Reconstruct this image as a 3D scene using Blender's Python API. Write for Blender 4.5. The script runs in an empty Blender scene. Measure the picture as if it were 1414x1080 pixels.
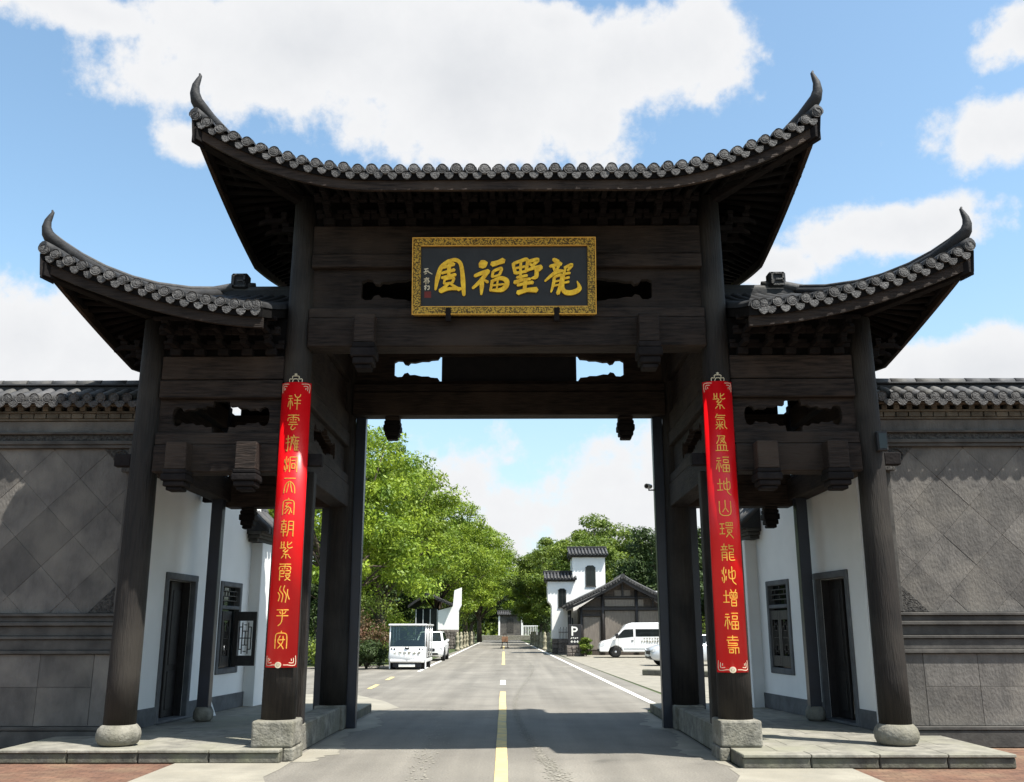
import bpy, bmesh, math, random
from mathutils import Vector, Matrix
R = math.radians
random.seed(7)
scene = bpy.context.scene
COL = scene.collection

# ------------------------------------------------------------------ camera
cam = bpy.data.cameras.new('camera'); cam_o = bpy.data.objects.new('camera', cam); COL.objects.link(cam_o)
cam.sensor_width = 36; cam.sensor_fit = 'HORIZONTAL'; cam.lens = 36 * 1307 / 1414
cam.clip_start = .1; cam.clip_end = 6000
_yaw, _pit, _rol = R(-.298), R(14.147), R(-.077)
_f = Vector((math.sin(_yaw) * math.cos(_pit), math.cos(_yaw) * math.cos(_pit), math.sin(_pit)))
_r = Vector((math.cos(_yaw), -math.sin(_yaw), 0)); _u = _r.cross(_f)
_r2 = _r * math.cos(_rol) + _u * math.sin(_rol); _u2 = -_r * math.sin(_rol) + _u * math.cos(_rol)
cam_o.matrix_world = Matrix(((_r2.x, _u2.x, -_f.x, .15), (_r2.y, _u2.y, -_f.y, -13.70), (_r2.z, _u2.z, -_f.z, 1.70), (0, 0, 0, 1)))
scene.camera = cam_o

# ------------------------------------------------------------------ light, sky
SUNV = Vector((.44, -.31, 1)).normalized()
sun = bpy.data.lights.new('sun', 'SUN'); sun.energy = 4.0; sun.angle = R(.53); sun.color = (1, .955, .88)
sun_o = bpy.data.objects.new('sun', sun); COL.objects.link(sun_o)
sun_o.rotation_euler = SUNV.to_track_quat('Z', 'Y').to_euler(); sun_o.location = (8, -8, 30)

world = bpy.data.worlds.new('World'); scene.world = world; world.use_nodes = True
wn, wl = world.node_tree.nodes, world.node_tree.links
wn.clear()
def W(t, **k):
    n = wn.new(t)
    for a, b in k.items(): setattr(n, a, b)
    return n
def wmath(op, a, b=None, c=None, clamp=False):
    n = W('ShaderNodeMath', operation=op, use_clamp=clamp)
    for i, v in enumerate((a, b, c)):
        if v is None: continue
        if isinstance(v, (int, float)): n.inputs[i].default_value = v
        else: wl.new(v, n.inputs[i])
    return n.outputs[0]
w_out = W('ShaderNodeOutputWorld'); w_bg = W('ShaderNodeBackground'); w_bg.inputs['Strength'].default_value = .15
sky = W('ShaderNodeTexSky', sky_type='NISHITA', sun_disc=False)
sky.sun_elevation = math.asin(SUNV.z); sky.sun_rotation = math.atan2(SUNV.x, SUNV.y)
sky.air_density = 1.0; sky.dust_density = 1.2; sky.ozone_density = 1.0
tc = W('ShaderNodeTexCoord'); sep = W('ShaderNodeSeparateXYZ'); wl.new(tc.outputs['Generated'], sep.inputs[0])
az = wmath('ARCTAN2', sep.outputs[0], sep.outputs[1]); el = wmath('ARCSINE', sep.outputs[2])
# domain-warped clouds in (azimuth, elevation)
def wnoise(scale, detail, rough, vec=None, off=(0, 0, 0)):
    m = W('ShaderNodeMapping'); m.inputs['Location'].default_value = off
    wl.new(vec or tc.outputs['Generated'], m.inputs[0])
    n = W('ShaderNodeTexNoise'); n.inputs['Scale'].default_value = scale; n.inputs['Detail'].default_value = detail
    n.inputs['Roughness'].default_value = rough; wl.new(m.outputs[0], n.inputs['Vector']); return n
n1 = wnoise(5.5, 9, .62); n2 = wnoise(14, 8, .6, off=(3, 1, 2)); n3 = wnoise(2.3, 3, .5, off=(5.2, 1.3, .4))
# blobs: (px, py, rx, ry) of the clouds the photograph shows, turned into directions
CL = [(420, 70, 330, 120, 1.0), (640, 130, 240, 130, 1.0), (120, 15, 200, 50, .8), (905, 85, 120, 75, .9), (760, 28, 60, 30, .7), (1270, 312, 132, 50, .9), (1395, 190, 105, 52, .9),
      (1425, 45, 55, 40, .7), (1055, 372, 62, 26, .7), (40, 465, 190, 105, 1.0), (1385, 505, 190, 55, .9), (260, 195, 55, 40, .6), (700, 700, 420, 190, .62), (255, 520, 260, 60, .8)]
field = None
for (px, py, rx, ry, s) in CL:
    d = (_f + _r2 * ((px - 707) / 1307) + _u2 * ((540 - py) / 1307)).normalized()
    a0, e0 = math.atan2(d.x, d.y), math.asin(d.z)
    kx = 1307 / rx * math.cos(e0); ky = 1307 / ry
    u = wmath('MULTIPLY_ADD', az, kx, -a0 * kx); v = wmath('MULTIPLY_ADD', el, ky, -e0 * ky)
    q = wmath('ADD', wmath('MULTIPLY', u, u), wmath('MULTIPLY', v, v))
    b = wmath('SUBTRACT', s, wmath('MULTIPLY', wmath('SQRT', q), .72 * s))
    field = b if field is None else wmath('MAXIMUM', field, b)
field = wmath('MAXIMUM', field, -.6)
# away from the part of the sky that was photographed the same kind of cloud goes on at random
vd = W('ShaderNodeVectorMath', operation='DOT_PRODUCT'); wl.new(tc.outputs['Generated'], vd.inputs[0]); vd.inputs[1].default_value = (0, math.cos(R(18)), math.sin(R(18)))
inview = W('ShaderNodeMapRange', interpolation_type='SMOOTHSTEP'); wl.new(vd.outputs['Value'], inview.inputs[0]); inview.inputs[1].default_value = .70; inview.inputs[2].default_value = .82
rnd = wmath('MULTIPLY_ADD', n3.outputs[0], 4.0, -1.95)
fm = W('ShaderNodeMix', data_type='FLOAT'); wl.new(inview.outputs[0], fm.inputs[0]); wl.new(rnd, fm.inputs[2]); wl.new(field, fm.inputs[3])
dens = wmath('ADD', fm.outputs[0], wmath('MULTIPLY_ADD', n1.outputs[0], 1.9, -.95 - .27))
dens = wmath('ADD', dens, wmath('MULTIPLY_ADD', n2.outputs[0], .7, -.35))
cm = W('ShaderNodeMapRange', interpolation_type='SMOOTHSTEP'); wl.new(dens, cm.inputs[0]); cm.inputs[1].default_value = -.06; cm.inputs[2].default_value = .20
# pale haze low in the sky
hz = W('ShaderNodeMapRange', interpolation_type='SMOOTHSTEP'); wl.new(el, hz.inputs[0]); hz.inputs[1].default_value = .40; hz.inputs[2].default_value = -.02; hz.inputs[3].default_value = 0; hz.inputs[4].default_value = .62
thick = W('ShaderNodeMapRange'); wl.new(dens, thick.inputs[0]); thick.inputs[1].default_value = .1; thick.inputs[2].default_value = 1.0
cc = W('ShaderNodeMix', data_type='RGBA'); wl.new(thick.outputs[0], cc.inputs[0]); cc.inputs[6].default_value = (2.46, 2.48, 2.52, 1); cc.inputs[7].default_value = (2.06, 2.11, 2.20, 1)
tint = W('ShaderNodeMix', data_type='RGBA', blend_type='MULTIPLY'); tint.inputs[0].default_value = 1; wl.new(sky.outputs[0], tint.inputs[6]); tint.inputs[7].default_value = (.68, .745, .69, 1)
mh = W('ShaderNodeMix', data_type='RGBA'); wl.new(hz.outputs[0], mh.inputs[0]); wl.new(tint.outputs[2], mh.inputs[6]); mh.inputs[7].default_value = (1.52, 1.80, 2.04, 1)
mc = W('ShaderNodeMix', data_type='RGBA'); wl.new(cm.outputs[0], mc.inputs[0]); wl.new(mh.outputs[2], mc.inputs[6]); wl.new(cc.outputs[2], mc.inputs[7])
wl.new(mc.outputs[2], w_bg.inputs['Color']); wl.new(w_bg.outputs[0], w_out.inputs[0])

scene.view_settings.view_transform = 'Standard'; scene.view_settings.look = 'None'
scene.view_settings.exposure = 1.32; scene.view_settings.gamma = 1
scene.render.engine = 'CYCLES'; scene.cycles.max_bounces = 6

# ------------------------------------------------------------------ materials
MATS = {}
def mat(name, c1, c2=None, scale=3, rough=.75, bump=.15, stretch=(1, 1, 1), detail=6, spec=.35, metal=0, rnd=0, bscale=None, c3=None, s3=.6, contrast=(.35, .65), transl=0, coat=0, brick=None):
    m = bpy.data.materials.new(name); m.use_nodes = True; N, L = m.node_tree.nodes, m.node_tree.links
    b = N['Principled BSDF']; b.inputs['Roughness'].default_value = rough; b.inputs['Metallic'].default_value = metal
    b.inputs['Specular IOR Level'].default_value = spec
    if coat: b.inputs['Coat Weight'].default_value = coat; b.inputs['Coat Roughness'].default_value = .08
    c2 = c2 or tuple(x * .7 for x in c1)
    g = N.new('ShaderNodeNewGeometry'); mp = N.new('ShaderNodeMapping'); mp.inputs['Scale'].default_value = stretch; L.new(g.outputs['Position'], mp.inputs[0])
    t = N.new('ShaderNodeTexNoise'); t.inputs['Scale'].default_value = scale; t.inputs['Detail'].default_value = detail; t.inputs['Roughness'].default_value = .6; L.new(mp.outputs[0], t.inputs['Vector'])
    rp = N.new('ShaderNodeMapRange'); rp.inputs[1].default_value, rp.inputs[2].default_value = contrast; L.new(t.outputs[0], rp.inputs[0])
    mx = N.new('ShaderNodeMix'); mx.data_type = 'RGBA'; L.new(rp.outputs[0], mx.inputs[0]); mx.inputs[6].default_value = (*c1, 1); mx.inputs[7].default_value = (*c2, 1)
    out = mx.outputs[2]
    if c3:
        t3 = N.new('ShaderNodeTexNoise'); t3.inputs['Scale'].default_value = s3; t3.inputs['Detail'].default_value = 4; L.new(g.outputs['Position'], t3.inputs['Vector'])
        r3 = N.new('ShaderNodeMapRange'); r3.inputs[1].default_value, r3.inputs[2].default_value = .45, .68; L.new(t3.outputs[0], r3.inputs[0])
        m3 = N.new('ShaderNodeMix'); m3.data_type = 'RGBA'; L.new(r3.outputs[0], m3.inputs[0]); L.new(out, m3.inputs[6]); m3.inputs[7].default_value = (*c3, 1); out = m3.outputs[2]
    if brick:
        sw = N.new('ShaderNodeMapping'); L.new(g.outputs['Position'], sw.inputs[0]); sw.inputs['Rotation'].default_value = brick.get('rot', (0, 0, 0))
        bt = N.new('ShaderNodeTexBrick'); bt.inputs['Scale'].default_value = 1; bt.inputs['Brick Width'].default_value = brick['w']; bt.inputs['Row Height'].default_value = brick['h']; bt.inputs['Mortar Size'].default_value = brick['m']
        bt.inputs['Color1'].default_value = (1, 1, 1, 1); bt.inputs['Color2'].default_value = (.72, .72, .72, 1); bt.inputs['Mortar'].default_value = (*[brick.get('d', .45)] * 3, 1); L.new(sw.outputs[0], bt.inputs['Vector'])
        mb = N.new('ShaderNodeMix'); mb.data_type = 'RGBA'; mb.blend_type = 'MULTIPLY'; mb.inputs[0].default_value = 1; L.new(out, mb.inputs[6]); L.new(bt.outputs[0], mb.inputs[7]); out = mb.outputs[2]
    if rnd:
        oi = N.new('ShaderNodeObjectInfo'); mr = N.new('ShaderNodeMapRange'); mr.inputs[3].default_value = 1 - rnd; mr.inputs[4].default_value = 1 + rnd; L.new(oi.outputs['Random'], mr.inputs[0])
        mm = N.new('ShaderNodeMix'); mm.data_type = 'RGBA'; mm.blend_type = 'MULTIPLY'; mm.inputs[0].default_value = 1; L.new(out, mm.inputs[6]); L.new(mr.outputs[0], mm.inputs[7]); out = mm.outputs[2]
    L.new(out, b.inputs['Base Color'])
    if bump:
        bt2 = N.new('ShaderNodeTexNoise'); bt2.inputs['Scale'].default_value = bscale or scale * 4; bt2.inputs['Detail'].default_value = 5; L.new(mp.outputs[0], bt2.inputs['Vector'])
        bp = N.new('ShaderNodeBump'); bp.inputs['Strength'].default_value = bump; bp.inputs['Distance'].default_value = .03; L.new(bt2.outputs[0], bp.inputs['Height']); L.new(bp.outputs[0], b.inputs['Normal'])
    if transl:
        tr = N.new('ShaderNodeBsdfTranslucent'); L.new(out, tr.inputs[0]); ms = N.new('ShaderNodeMixShader'); ms.inputs[0].default_value = transl
        L.new(b.outputs[0], ms.inputs[1]); L.new(tr.outputs[0], ms.inputs[2]); L.new(ms.outputs[0], N['Material Output'].inputs[0])
    MATS[name] = m; return m
WX = mat('wood_grain_x', (.034, .0240, .0188), (.0066, .0046, .0039), 2.2, .8, .6, (1.2, 14, 14), rnd=.25, c3=(.040, .0285, .0215), s3=1.3, bscale=5, spec=.22)
WY = mat('wood_grain_y', (.034, .0240, .0188), (.0066, .0046, .0039), 2.2, .8, .6, (14, 1.2, 14), rnd=.25, c3=(.040, .0285, .0215), s3=1.3, bscale=5, spec=.22)
WZ = mat('wood_grain_z', (.0165, .0125, .0098), (.0046, .0035, .0029), 2.2, .74, .6, (12, 12, .9), rnd=.1, c3=(.028, .0235, .0185), s3=1.1, bscale=5)
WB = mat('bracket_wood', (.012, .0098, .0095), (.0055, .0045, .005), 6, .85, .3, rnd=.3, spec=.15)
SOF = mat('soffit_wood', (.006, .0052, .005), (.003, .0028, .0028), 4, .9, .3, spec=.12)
STEEL = mat('navy_paint', (.012, .016, .028), (.009, .011, .018), 3, .38, .05, spec=.5)
TILE = mat('grey_clay_tile', (.066, .066, .069), (.030, .031, .033), 5, .7, .35, rnd=.22, c3=(.086, .083, .076), s3=2.5)
TILED = mat('dark_clay_tile', (.028, .029, .031), (.015, .0155, .017), 4, .7, .3, rnd=.15)
DISC = mat('tile_end_clay', (.095, .093, .091), (.034, .033, .033), 22, .75, .8, rnd=.25, bscale=45)
STONE = mat('weathered_granite', (.25, .237, .20), (.10, .096, .08), 6, .85, .6, c3=(.155, .147, .112), s3=2.2, bscale=24)
SLAB = mat('platform_stone', (.25, .238, .20), (.14, .134, .115), 4, .85, .35, c3=(.205, .20, .15), s3=.9, rnd=.1)
KERB = mat('dark_kerb_stone', (.11, .104, .086), (.05, .048, .04), 5, .85, .4, c3=(.12, .12, .08), s3=2, rnd=.12)
GREYW = mat('grey_brick_slab', (.122, .114, .104), (.066, .062, .057), 3.2, .82, .45, (1.6, 1, .8), detail=13, c3=(.150, .138, .120), s3=1.5, rnd=.2, bscale=18, contrast=(.28, .72))
GREYM = mat('grey_moulding', (.080, .0755, .068), (.040, .038, .035), 3, .8, .3, rnd=.12)
CARVE = mat('carved_grey_brick', (.075, .071, .064), (.016, .015, .014), 26, .85, .9, bscale=40)
BRICKC = mat('cornice_brick', (.125, .112, .088), (.068, .061, .048), 5, .85, .4, rnd=.22)
WHITE = mat('white_plaster', (.86, .86, .845), (.80, .80, .785), 1.3, .8, .08, c3=(.76, .765, .75), s3=.55, bscale=30)
DADO = mat('grey_dado', (.13, .135, .14), (.08, .083, .088), 4, .8, .3)
DARKW = mat('dark_lacquer_wood', (.030, .026, .025), (.016, .014, .014), 5, .5, .25, (3, 3, 1))
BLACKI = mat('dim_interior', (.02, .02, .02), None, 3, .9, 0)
RED = mat('red_lacquer', (.66, .003, .006), (.60, .003, .006), 2, .34, .03, spec=.4)
GOLD = mat('gold_paint', (.75, .42, .07), (.55, .27, .035), 20, .42, .1, metal=.25)
GOLDL = mat('bright_gold_leaf', (.92, .58, .03), (.66, .36, .015), 14, .35, .2, metal=.15)
FRET = mat('gold_fret_frame', (.60, .38, .06), (.10, .065, .02), 46, .5, .6, detail=2, contrast=(.46, .54), metal=.2)
BOARD = mat('plaque_black', (.016, .016, .018), (.010, .010, .012), 5, .45, .05)
PALEG = mat('pale_gold', (.62, .56, .42), (.45, .38, .25), 12, .6, .1)
SEAL = mat('seal_red', (.16, .02, .015), None, 8, .6, 0)
ASPH = mat('asphalt', (.172, .160, .137), (.138, .128, .110), 1.0, .9, .35, detail=10, c3=(.192, .179, .153), s3=.35, bscale=60)
CONC = mat('pale_concrete', (.28, .262, .215), (.20, .188, .155), 1.5, .9, .25, c3=(.235, .218, .175), s3=.8, bscale=40)
LOT = mat('lot_paving', (.255, .235, .192), (.185, .172, .14), 2, .9, .2, bscale=30)
PAVE = mat('red_brick_paving', (.19, .100, .064), (.12, .066, .046), 4, .88, .35, c3=(.21, .138, .088), s3=1.2, brick=dict(w=.21, h=.105, m=.006))
GRASS = mat('ground_cover', (.055, .075, .022), (.035, .05, .016), 1.2, .95, .4)
YEL = mat('worn_yellow_paint', (.66, .50, .20), (.50, .39, .17), 5, .8, .15, c3=(.40, .35, .22), s3=3)
WHP = mat('worn_white_paint', (.78, .77, .72), (.62, .61, .56), 5, .8, .15)
DUST = mat('dried_mud', (.26, .245, .205), (.21, .198, .166), 6, .95, .1)
BARK = mat('bark', (.09, .07, .05), (.05, .04, .03), 5, .9, .6, (1, 1, .3))
CARW = mat('white_car_paint', (.82, .82, .82), (.80, .80, .80), 2, .25, 0, spec=.5, coat=.6)
CARS = mat('silver_car_paint', (.60, .62, .64), (.56, .58, .60), 2, .3, 0, metal=.3, coat=.5)
GLASS = mat('dark_glass', (.014, .018, .018), (.010, .013, .014), 2, .05, 0, spec=.35)
TYRE = mat('tyre_rubber', (.018, .018, .018), None, 8, .85, .1)
RIM = mat('rim_metal', (.55, .56, .58), (.42, .43, .45), 6, .35, 0, metal=.6)
PLAST = mat('black_plastic', (.02, .02, .022), None, 6, .6, 0)
LAMP = mat('lamp_lens', (.72, .74, .76), (.5, .52, .54), 20, .12, 0, spec=.6)
OLIVE = mat('olive_lettering', (.26, .25, .19), None, 6, .6, 0)
RUBBLE = mat('rubble_stone', (.19, .165, .145), (.09, .078, .07), 7, .9, .6, rnd=.35)
TIMBER = mat('brown_timber', (.075, .058, .046), (.045, .035, .028), 3, .75, .3, (8, 8, 1))
PLANKG = mat('weathered_board', (.19, .165, .14), (.13, .112, .095), 2.5, .8, .3, (9, 9, .8), rnd=.15)
STATUE = mat('mossy_stone', (.33, .30, .22), (.20, .19, .13), 6, .9, .5)
TERRA = mat('terracotta_pot', (.30, .16, .09), None, 6, .8, .2)
HILLM = mat('hill_woods', (.05, .085, .035), (.03, .055, .028), .05, .95, 0)
LEAFY = mat('leaf_yellow_green', (.245, .325, .024), (.105, .18, .016), .8, .55, 0, rnd=.12, transl=.34, contrast=(.38, .62))  # strong pale and dark green patches paint in lit and shaded leaf clumps
LEAFM = mat('leaf_mid_green', (.165, .22, .024), (.072, .122, .014), .7, .55, 0, rnd=.12, transl=.28, contrast=(.38, .62))  # patchy tone here too puts clump highlights and shadows into the leaf colour
LEAFD = mat('leaf_dark_green', (.045, .075, .016), (.024, .044, .010), .5, .6, 0, rnd=.15, transl=.22)
LEAFR = mat('leaf_reddish', (.12, .055, .03), (.06, .055, .018), 1.5, .6, 0, transl=.2)

CLEAR = bpy.data.materials.new('clear_glass'); CLEAR.use_nodes = True
_n, _l = CLEAR.node_tree.nodes, CLEAR.node_tree.links; _t = _n.new('ShaderNodeBsdfTransparent'); _t.inputs[0].default_value = (.36, .43, .40, 1); _g = _n.new('ShaderNodeBsdfGlossy'); _g.inputs['Roughness'].default_value = .03
_m = _n.new('ShaderNodeMixShader'); _m.inputs[0].default_value = .07; _l.new(_t.outputs[0], _m.inputs[1]); _l.new(_g.outputs[0], _m.inputs[2]); _l.new(_m.outputs[0], _n['Material Output'].inputs[0])
# ------------------------------------------------------------------ mesh helpers
def tag(o, label=None, cat=None, group=None, kind=None):
    if label: o['label'] = label
    if cat: o['category'] = cat
    if group: o['group'] = group
    if kind: o['kind'] = kind
    return o
def empty(name, loc=(0, 0, 0), rz=0, parent=None):
    o = bpy.data.objects.new(name, None); COL.objects.link(o); o.location = loc; o.rotation_euler = (0, 0, rz); o.empty_display_size = .2
    if parent: o.parent = parent
    return o
def inst(name, me, parent=None, loc=(0, 0, 0), rot=(0, 0, 0), scale=(1, 1, 1)):
    o = bpy.data.objects.new(name, me); COL.objects.link(o); o.location = loc; o.rotation_euler = rot; o.scale = scale
    if parent: o.parent = parent
    return o
def copy_tree(o, parent=None):
    c = o.copy(); COL.objects.link(c); c.parent = parent
    for ch in list(o.children): copy_tree(ch, c)
    return c
class MB:
    def __init__(s): s.v = []; s.f = []; s.sm = []
    def add(s, vs, fs, smooth=False):
        k = len(s.v); s.v += [tuple(p) for p in vs]; s.f += [tuple(i + k for i in f) for f in fs]; s.sm += [smooth] * len(fs); return s
    def box(s, x0, x1, y0, y1, z0, z1):
        x0, x1 = min(x0, x1), max(x0, x1); y0, y1 = min(y0, y1), max(y0, y1); z0, z1 = min(z0, z1), max(z0, z1)
        return s.add([(x0, y0, z0), (x1, y0, z0), (x1, y1, z0), (x0, y1, z0), (x0, y0, z1), (x1, y0, z1), (x1, y1, z1), (x0, y1, z1)],
                     [(0, 3, 2, 1), (4, 5, 6, 7), (0, 1, 5, 4), (1, 2, 6, 5), (2, 3, 7, 6), (3, 0, 4, 7)])
    def cyl(s, p0, p1, r0, r1=None, n=12, cap=True):
        return s.tube([p0, p1], [r0, r0 if r1 is None else r1], n, cap)
    def tube(s, path, rad, n=10, cap=True):
        P = [Vector(p) for p in path]; vs = []; fs = []
        t0 = (P[1] - P[0]).normalized(); ref = Vector((0, 0, 1)) if abs(t0.z) < .9 else Vector((1, 0, 0))
        a = t0.cross(ref).normalized()
        for i, p in enumerate(P):
            t = (P[min(i + 1, len(P) - 1)] - P[max(i - 1, 0)]).normalized()
            a = (a - t * a.dot(t)).normalized(); b = t.cross(a)
            for k in range(n):
                q = 2 * math.pi * k / n; vs.append(p + (a * math.cos(q) + b * math.sin(q)) * rad[i])
        for i in range(len(P) - 1):
            for k in range(n):
                fs.append((i * n + k, i * n + (k + 1) % n, (i + 1) * n + (k + 1) % n, (i + 1) * n + k))
        s.add(vs, fs, True)
        if cap:
            k0 = len(s.v) - len(vs); m = len(vs)
            s.f.append(tuple(k0 + i for i in range(n))[::-1]); s.f.append(tuple(k0 + m - n + i for i in range(n))); s.sm += [False, False]
        return s
    def lathe(s, prof, c=(0, 0, 0), n=20):
        vs = []; fs = []
        for r, z in prof:
            for k in range(n):
                q = 2 * math.pi * k / n; vs.append((c[0] + r * math.cos(q), c[1] + r * math.sin(q), c[2] + z))
        for i in range(len(prof) - 1):
            for k in range(n): fs.append((i * n + k, i * n + (k + 1) % n, (i + 1) * n + (k + 1) % n, (i + 1) * n + k))
        s.add(vs, fs, True); k0 = len(s.v) - len(vs); m = len(vs)
        s.f.append(tuple(k0 + i for i in range(n))[::-1]); s.f.append(tuple(k0 + m - n + i for i in range(n))); s.sm += [False, False]
        return s
    def prism(s, poly, a, b, plane='xz'):
        # poly 2D; extruded from a to b along the third axis
        f = {'xz': lambda p, t: (p[0], t, p[1]), 'yz': lambda p, t: (t, p[0], p[1]), 'xy': lambda p, t: (p[0], p[1], t)}[plane]
        n = len(poly); vs = [f(p, a) for p in poly] + [f(p, b) for p in poly]
        fs = [tuple(range(n))[::-1], tuple(range(n, 2 * n))] + [(i, (i + 1) % n, (i + 1) % n + n, i + n) for i in range(n)]
        return s.add(vs, fs)
    def loft(s, rings, smooth=False, cap=True):
        n = len(rings[0]); vs = [p for r in rings for p in r]; fs = []
        for i in range(len(rings) - 1):
            for k in range(n): fs.append((i * n + k, i * n + (k + 1) % n, (i + 1) * n + (k + 1) % n, (i + 1) * n + k))
        s.add(vs, fs, smooth)
        if cap:
            k0 = len(s.v) - len(vs); s.f.append(tuple(k0 + i for i in range(n))[::-1]); s.f.append(tuple(len(s.v) - n + i for i in range(n))); s.sm += [False, False]
        return s
    def mesh(s, name, m, bevel=0, seg=1, fixn=True):
        me = bpy.data.meshes.new(name); me.from_pydata(s.v, [], s.f)
        for p, k in zip(me.polygons, s.sm): p.use_smooth = k
        if bevel or fixn:
            bm = bmesh.new(); bm.from_mesh(me)
            if fixn: bmesh.ops.recalc_face_normals(bm, faces=bm.faces)
            if bevel:
                ed = [e for e in bm.edges if len(e.link_faces) == 2 and e.calc_face_angle(0) > .5]
                bmesh.ops.bevel(bm, geom=ed, offset=bevel, segments=seg, affect='EDGES', clamp_overlap=True, profile=.5)
            bm.to_mesh(me); bm.free()
        me.materials.append(m); return me
    def build(s, name, m, parent=None, bevel=0, seg=1, loc=(0, 0, 0), rot=(0, 0, 0), fixn=True):
        return inst(name, s.mesh(name, m, bevel, seg, fixn), parent, loc, rot)
def B(name, m, parent, *b, bevel=.012):
    return MB().box(*b).build(name, m, parent, bevel)

# lettering: strokes given as polylines with widths, laid on a surface by fn(u, v, depth)
def ribbon(pts, ws, n=6):
    # smooth polyline (Catmull-Rom) -> left/right outline
    P = [Vector((p[0], p[1])) for p in pts]
    if len(P) == 2: Q = [P[0].lerp(P[1], k / 3) for k in range(4)]; Wd = [ws[0] + (ws[1] - ws[0]) * k / 3 for k in range(4)]
    else:
        Q = []; Wd = []
        for i in range(len(P) - 1):
            p0, p1, p2, p3 = P[max(i - 1, 0)], P[i], P[i + 1], P[min(i + 2, len(P) - 1)]
            for k in range(n):
                t = k / n
                Q.append(.5 * ((2 * p1) + (p2 - p0) * t + (2 * p0 - 5 * p1 + 4 * p2 - p3) * t * t + (3 * p1 - p0 - 3 * p2 + p3) * t ** 3)); Wd.append(ws[i] + (ws[i + 1] - ws[i]) * t)
        Q.append(P[-1]); Wd.append(ws[-1])
    L = []; Rr = []
    for i, q in enumerate(Q):
        t = Q[min(i + 1, len(Q) - 1)] - Q[max(i - 1, 0)]
        if t.length < 1e-9: t = Vector((1, 0))
        t.normalize(); nn = Vector((-t.y, t.x)) * (Wd[i] / 2); L.append(q + nn); Rr.append(q - nn)
    t0 = (Q[1] - Q[0]).normalized() * Wd[0] * .35; t1 = (Q[-1] - Q[-2]).normalized() * Wd[-1] * .35
    return Q, L, Rr, Q[0] - t0, Q[-1] + t1
def glyph(strokes, fn, d0, d1, name, m, parent):
    mb = MB()
    for k, (pts, ws) in enumerate(strokes):
        Q, L, Rr, a, b = ribbon(pts, ws); e = d1 + (d1 - d0) * .06 * k
        n = len(Q); vs = [fn(p.x, p.y, e) for p in L] + [fn(p.x, p.y, e) for p in Rr] + [fn(a.x, a.y, e), fn(b.x, b.y, e)]
        vs += [fn(p.x, p.y, d0) for p in L] + [fn(p.x, p.y, d0) for p in Rr] + [fn(a.x, a.y, d0), fn(b.x, b.y, d0)]
        o = 2 * n + 2
        fs = [(i, i + 1, n + i + 1, n + i) for i in range(n - 1)] + [(2 * n, 0, n), (n - 1, 2 * n + 1, 2 * n - 1)]
        fs += [(i, o + i, o + i + 1, i + 1) for i in range(n - 1)] + [(n + i, n + i + 1, o + n + i + 1, o + n + i) for i in range(n - 1)]
        fs += [(2 * n, o + 2 * n, o, 0), (2 * n, n, o + n, o + 2 * n), (2 * n + 1, n - 1, o + n - 1, o + 2 * n + 1), (2 * n + 1, o + 2 * n + 1, o + 2 * n - 1, 2 * n - 1)]
        mb.add(vs, fs)
    return mb.build(name, m, parent)

# ------------------------------------------------------------------ the setting: ground, road, paving
def sheet(name, poly, z, m, kind='structure', th=None):
    mb = MB(); n = len(poly); mb.add([(x, y, z) for x, y in poly], [tuple(range(n))]); o = mb.build(name, m, fixn=False)
    if o.data.polygons[0].normal.z < 0: o.data.flip_normals()
    if kind: o['kind'] = kind
    return o
sheet('ground', [(-900, -120), (900, -120), (900, 1800), (-900, 1800)], -.014, GRASS)
cx = lambda y: -.07 - .0137 * y           # centre line of the road
exr = lambda y: 3.55 - .0205 * y          # right and left edge line
exl = lambda y: -3.70 - .0105 * y
road = sheet('road', [(-3.0, -40), (2.95, -40), (2.95, 8), (4.1, 10), (exr(55) + .5, 55), (exr(190), 190), (exl(190), 190), (exl(70) - .4, 70), (-4.9, 36), (-14, 30), (-14, 7.8), (-3.0, 7.8)], 0, ASPH)
# worn streaks along the wheel tracks of the road
N, L = ASPH.node_tree.nodes, ASPH.node_tree.links
g = N.new('ShaderNodeNewGeometry'); mp = N.new('ShaderNodeMapping'); mp.inputs['Scale'].default_value = (1.1, .035, 1); L.new(g.outputs['Position'], mp.inputs[0])
nt = N.new('ShaderNodeTexNoise'); nt.inputs['Scale'].default_value = 1.6; nt.inputs['Detail'].default_value = 5; L.new(mp.outputs[0], nt.inputs['Vector'])
rr = N.new('ShaderNodeMapRange'); rr.inputs[1].default_value = .35; rr.inputs[2].default_value = .72; rr.inputs[3].default_value = .86; rr.inputs[4].default_value = 1.22; L.new(nt.outputs[0], rr.inputs[0])
mm = N.new('ShaderNodeMix'); mm.data_type = 'RGBA'; mm.blend_type = 'MULTIPLY'; mm.inputs[0].default_value = 1
n4 = N.new('ShaderNodeTexNoise'); n4.inputs['Scale'].default_value = 38; n4.inputs['Detail'].default_value = 3; L.new(g.outputs['Position'], n4.inputs['Vector'])
r4 = N.new('ShaderNodeMapRange'); r4.inputs[1].default_value = .3; r4.inputs[2].default_value = .7; r4.inputs[3].default_value = .80; r4.inputs[4].default_value = 1.18; L.new(n4.outputs[0], r4.inputs[0])
n5 = N.new('ShaderNodeTexNoise'); n5.inputs['Scale'].default_value = 1.1; n5.inputs['Detail'].default_value = 2; L.new(g.outputs['Position'], n5.inputs['Vector'])
r5 = N.new('ShaderNodeMapRange'); r5.inputs[1].default_value = .66; r5.inputs[2].default_value = .74; r5.inputs[3].default_value = 1; r5.inputs[4].default_value = .78; L.new(n5.outputs[0], r5.inputs[0])
m5 = N.new('ShaderNodeMath'); m5.operation = 'MULTIPLY'; L.new(r4.outputs[0], m5.inputs[0]); L.new(r5.outputs[0], m5.inputs[1])
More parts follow.
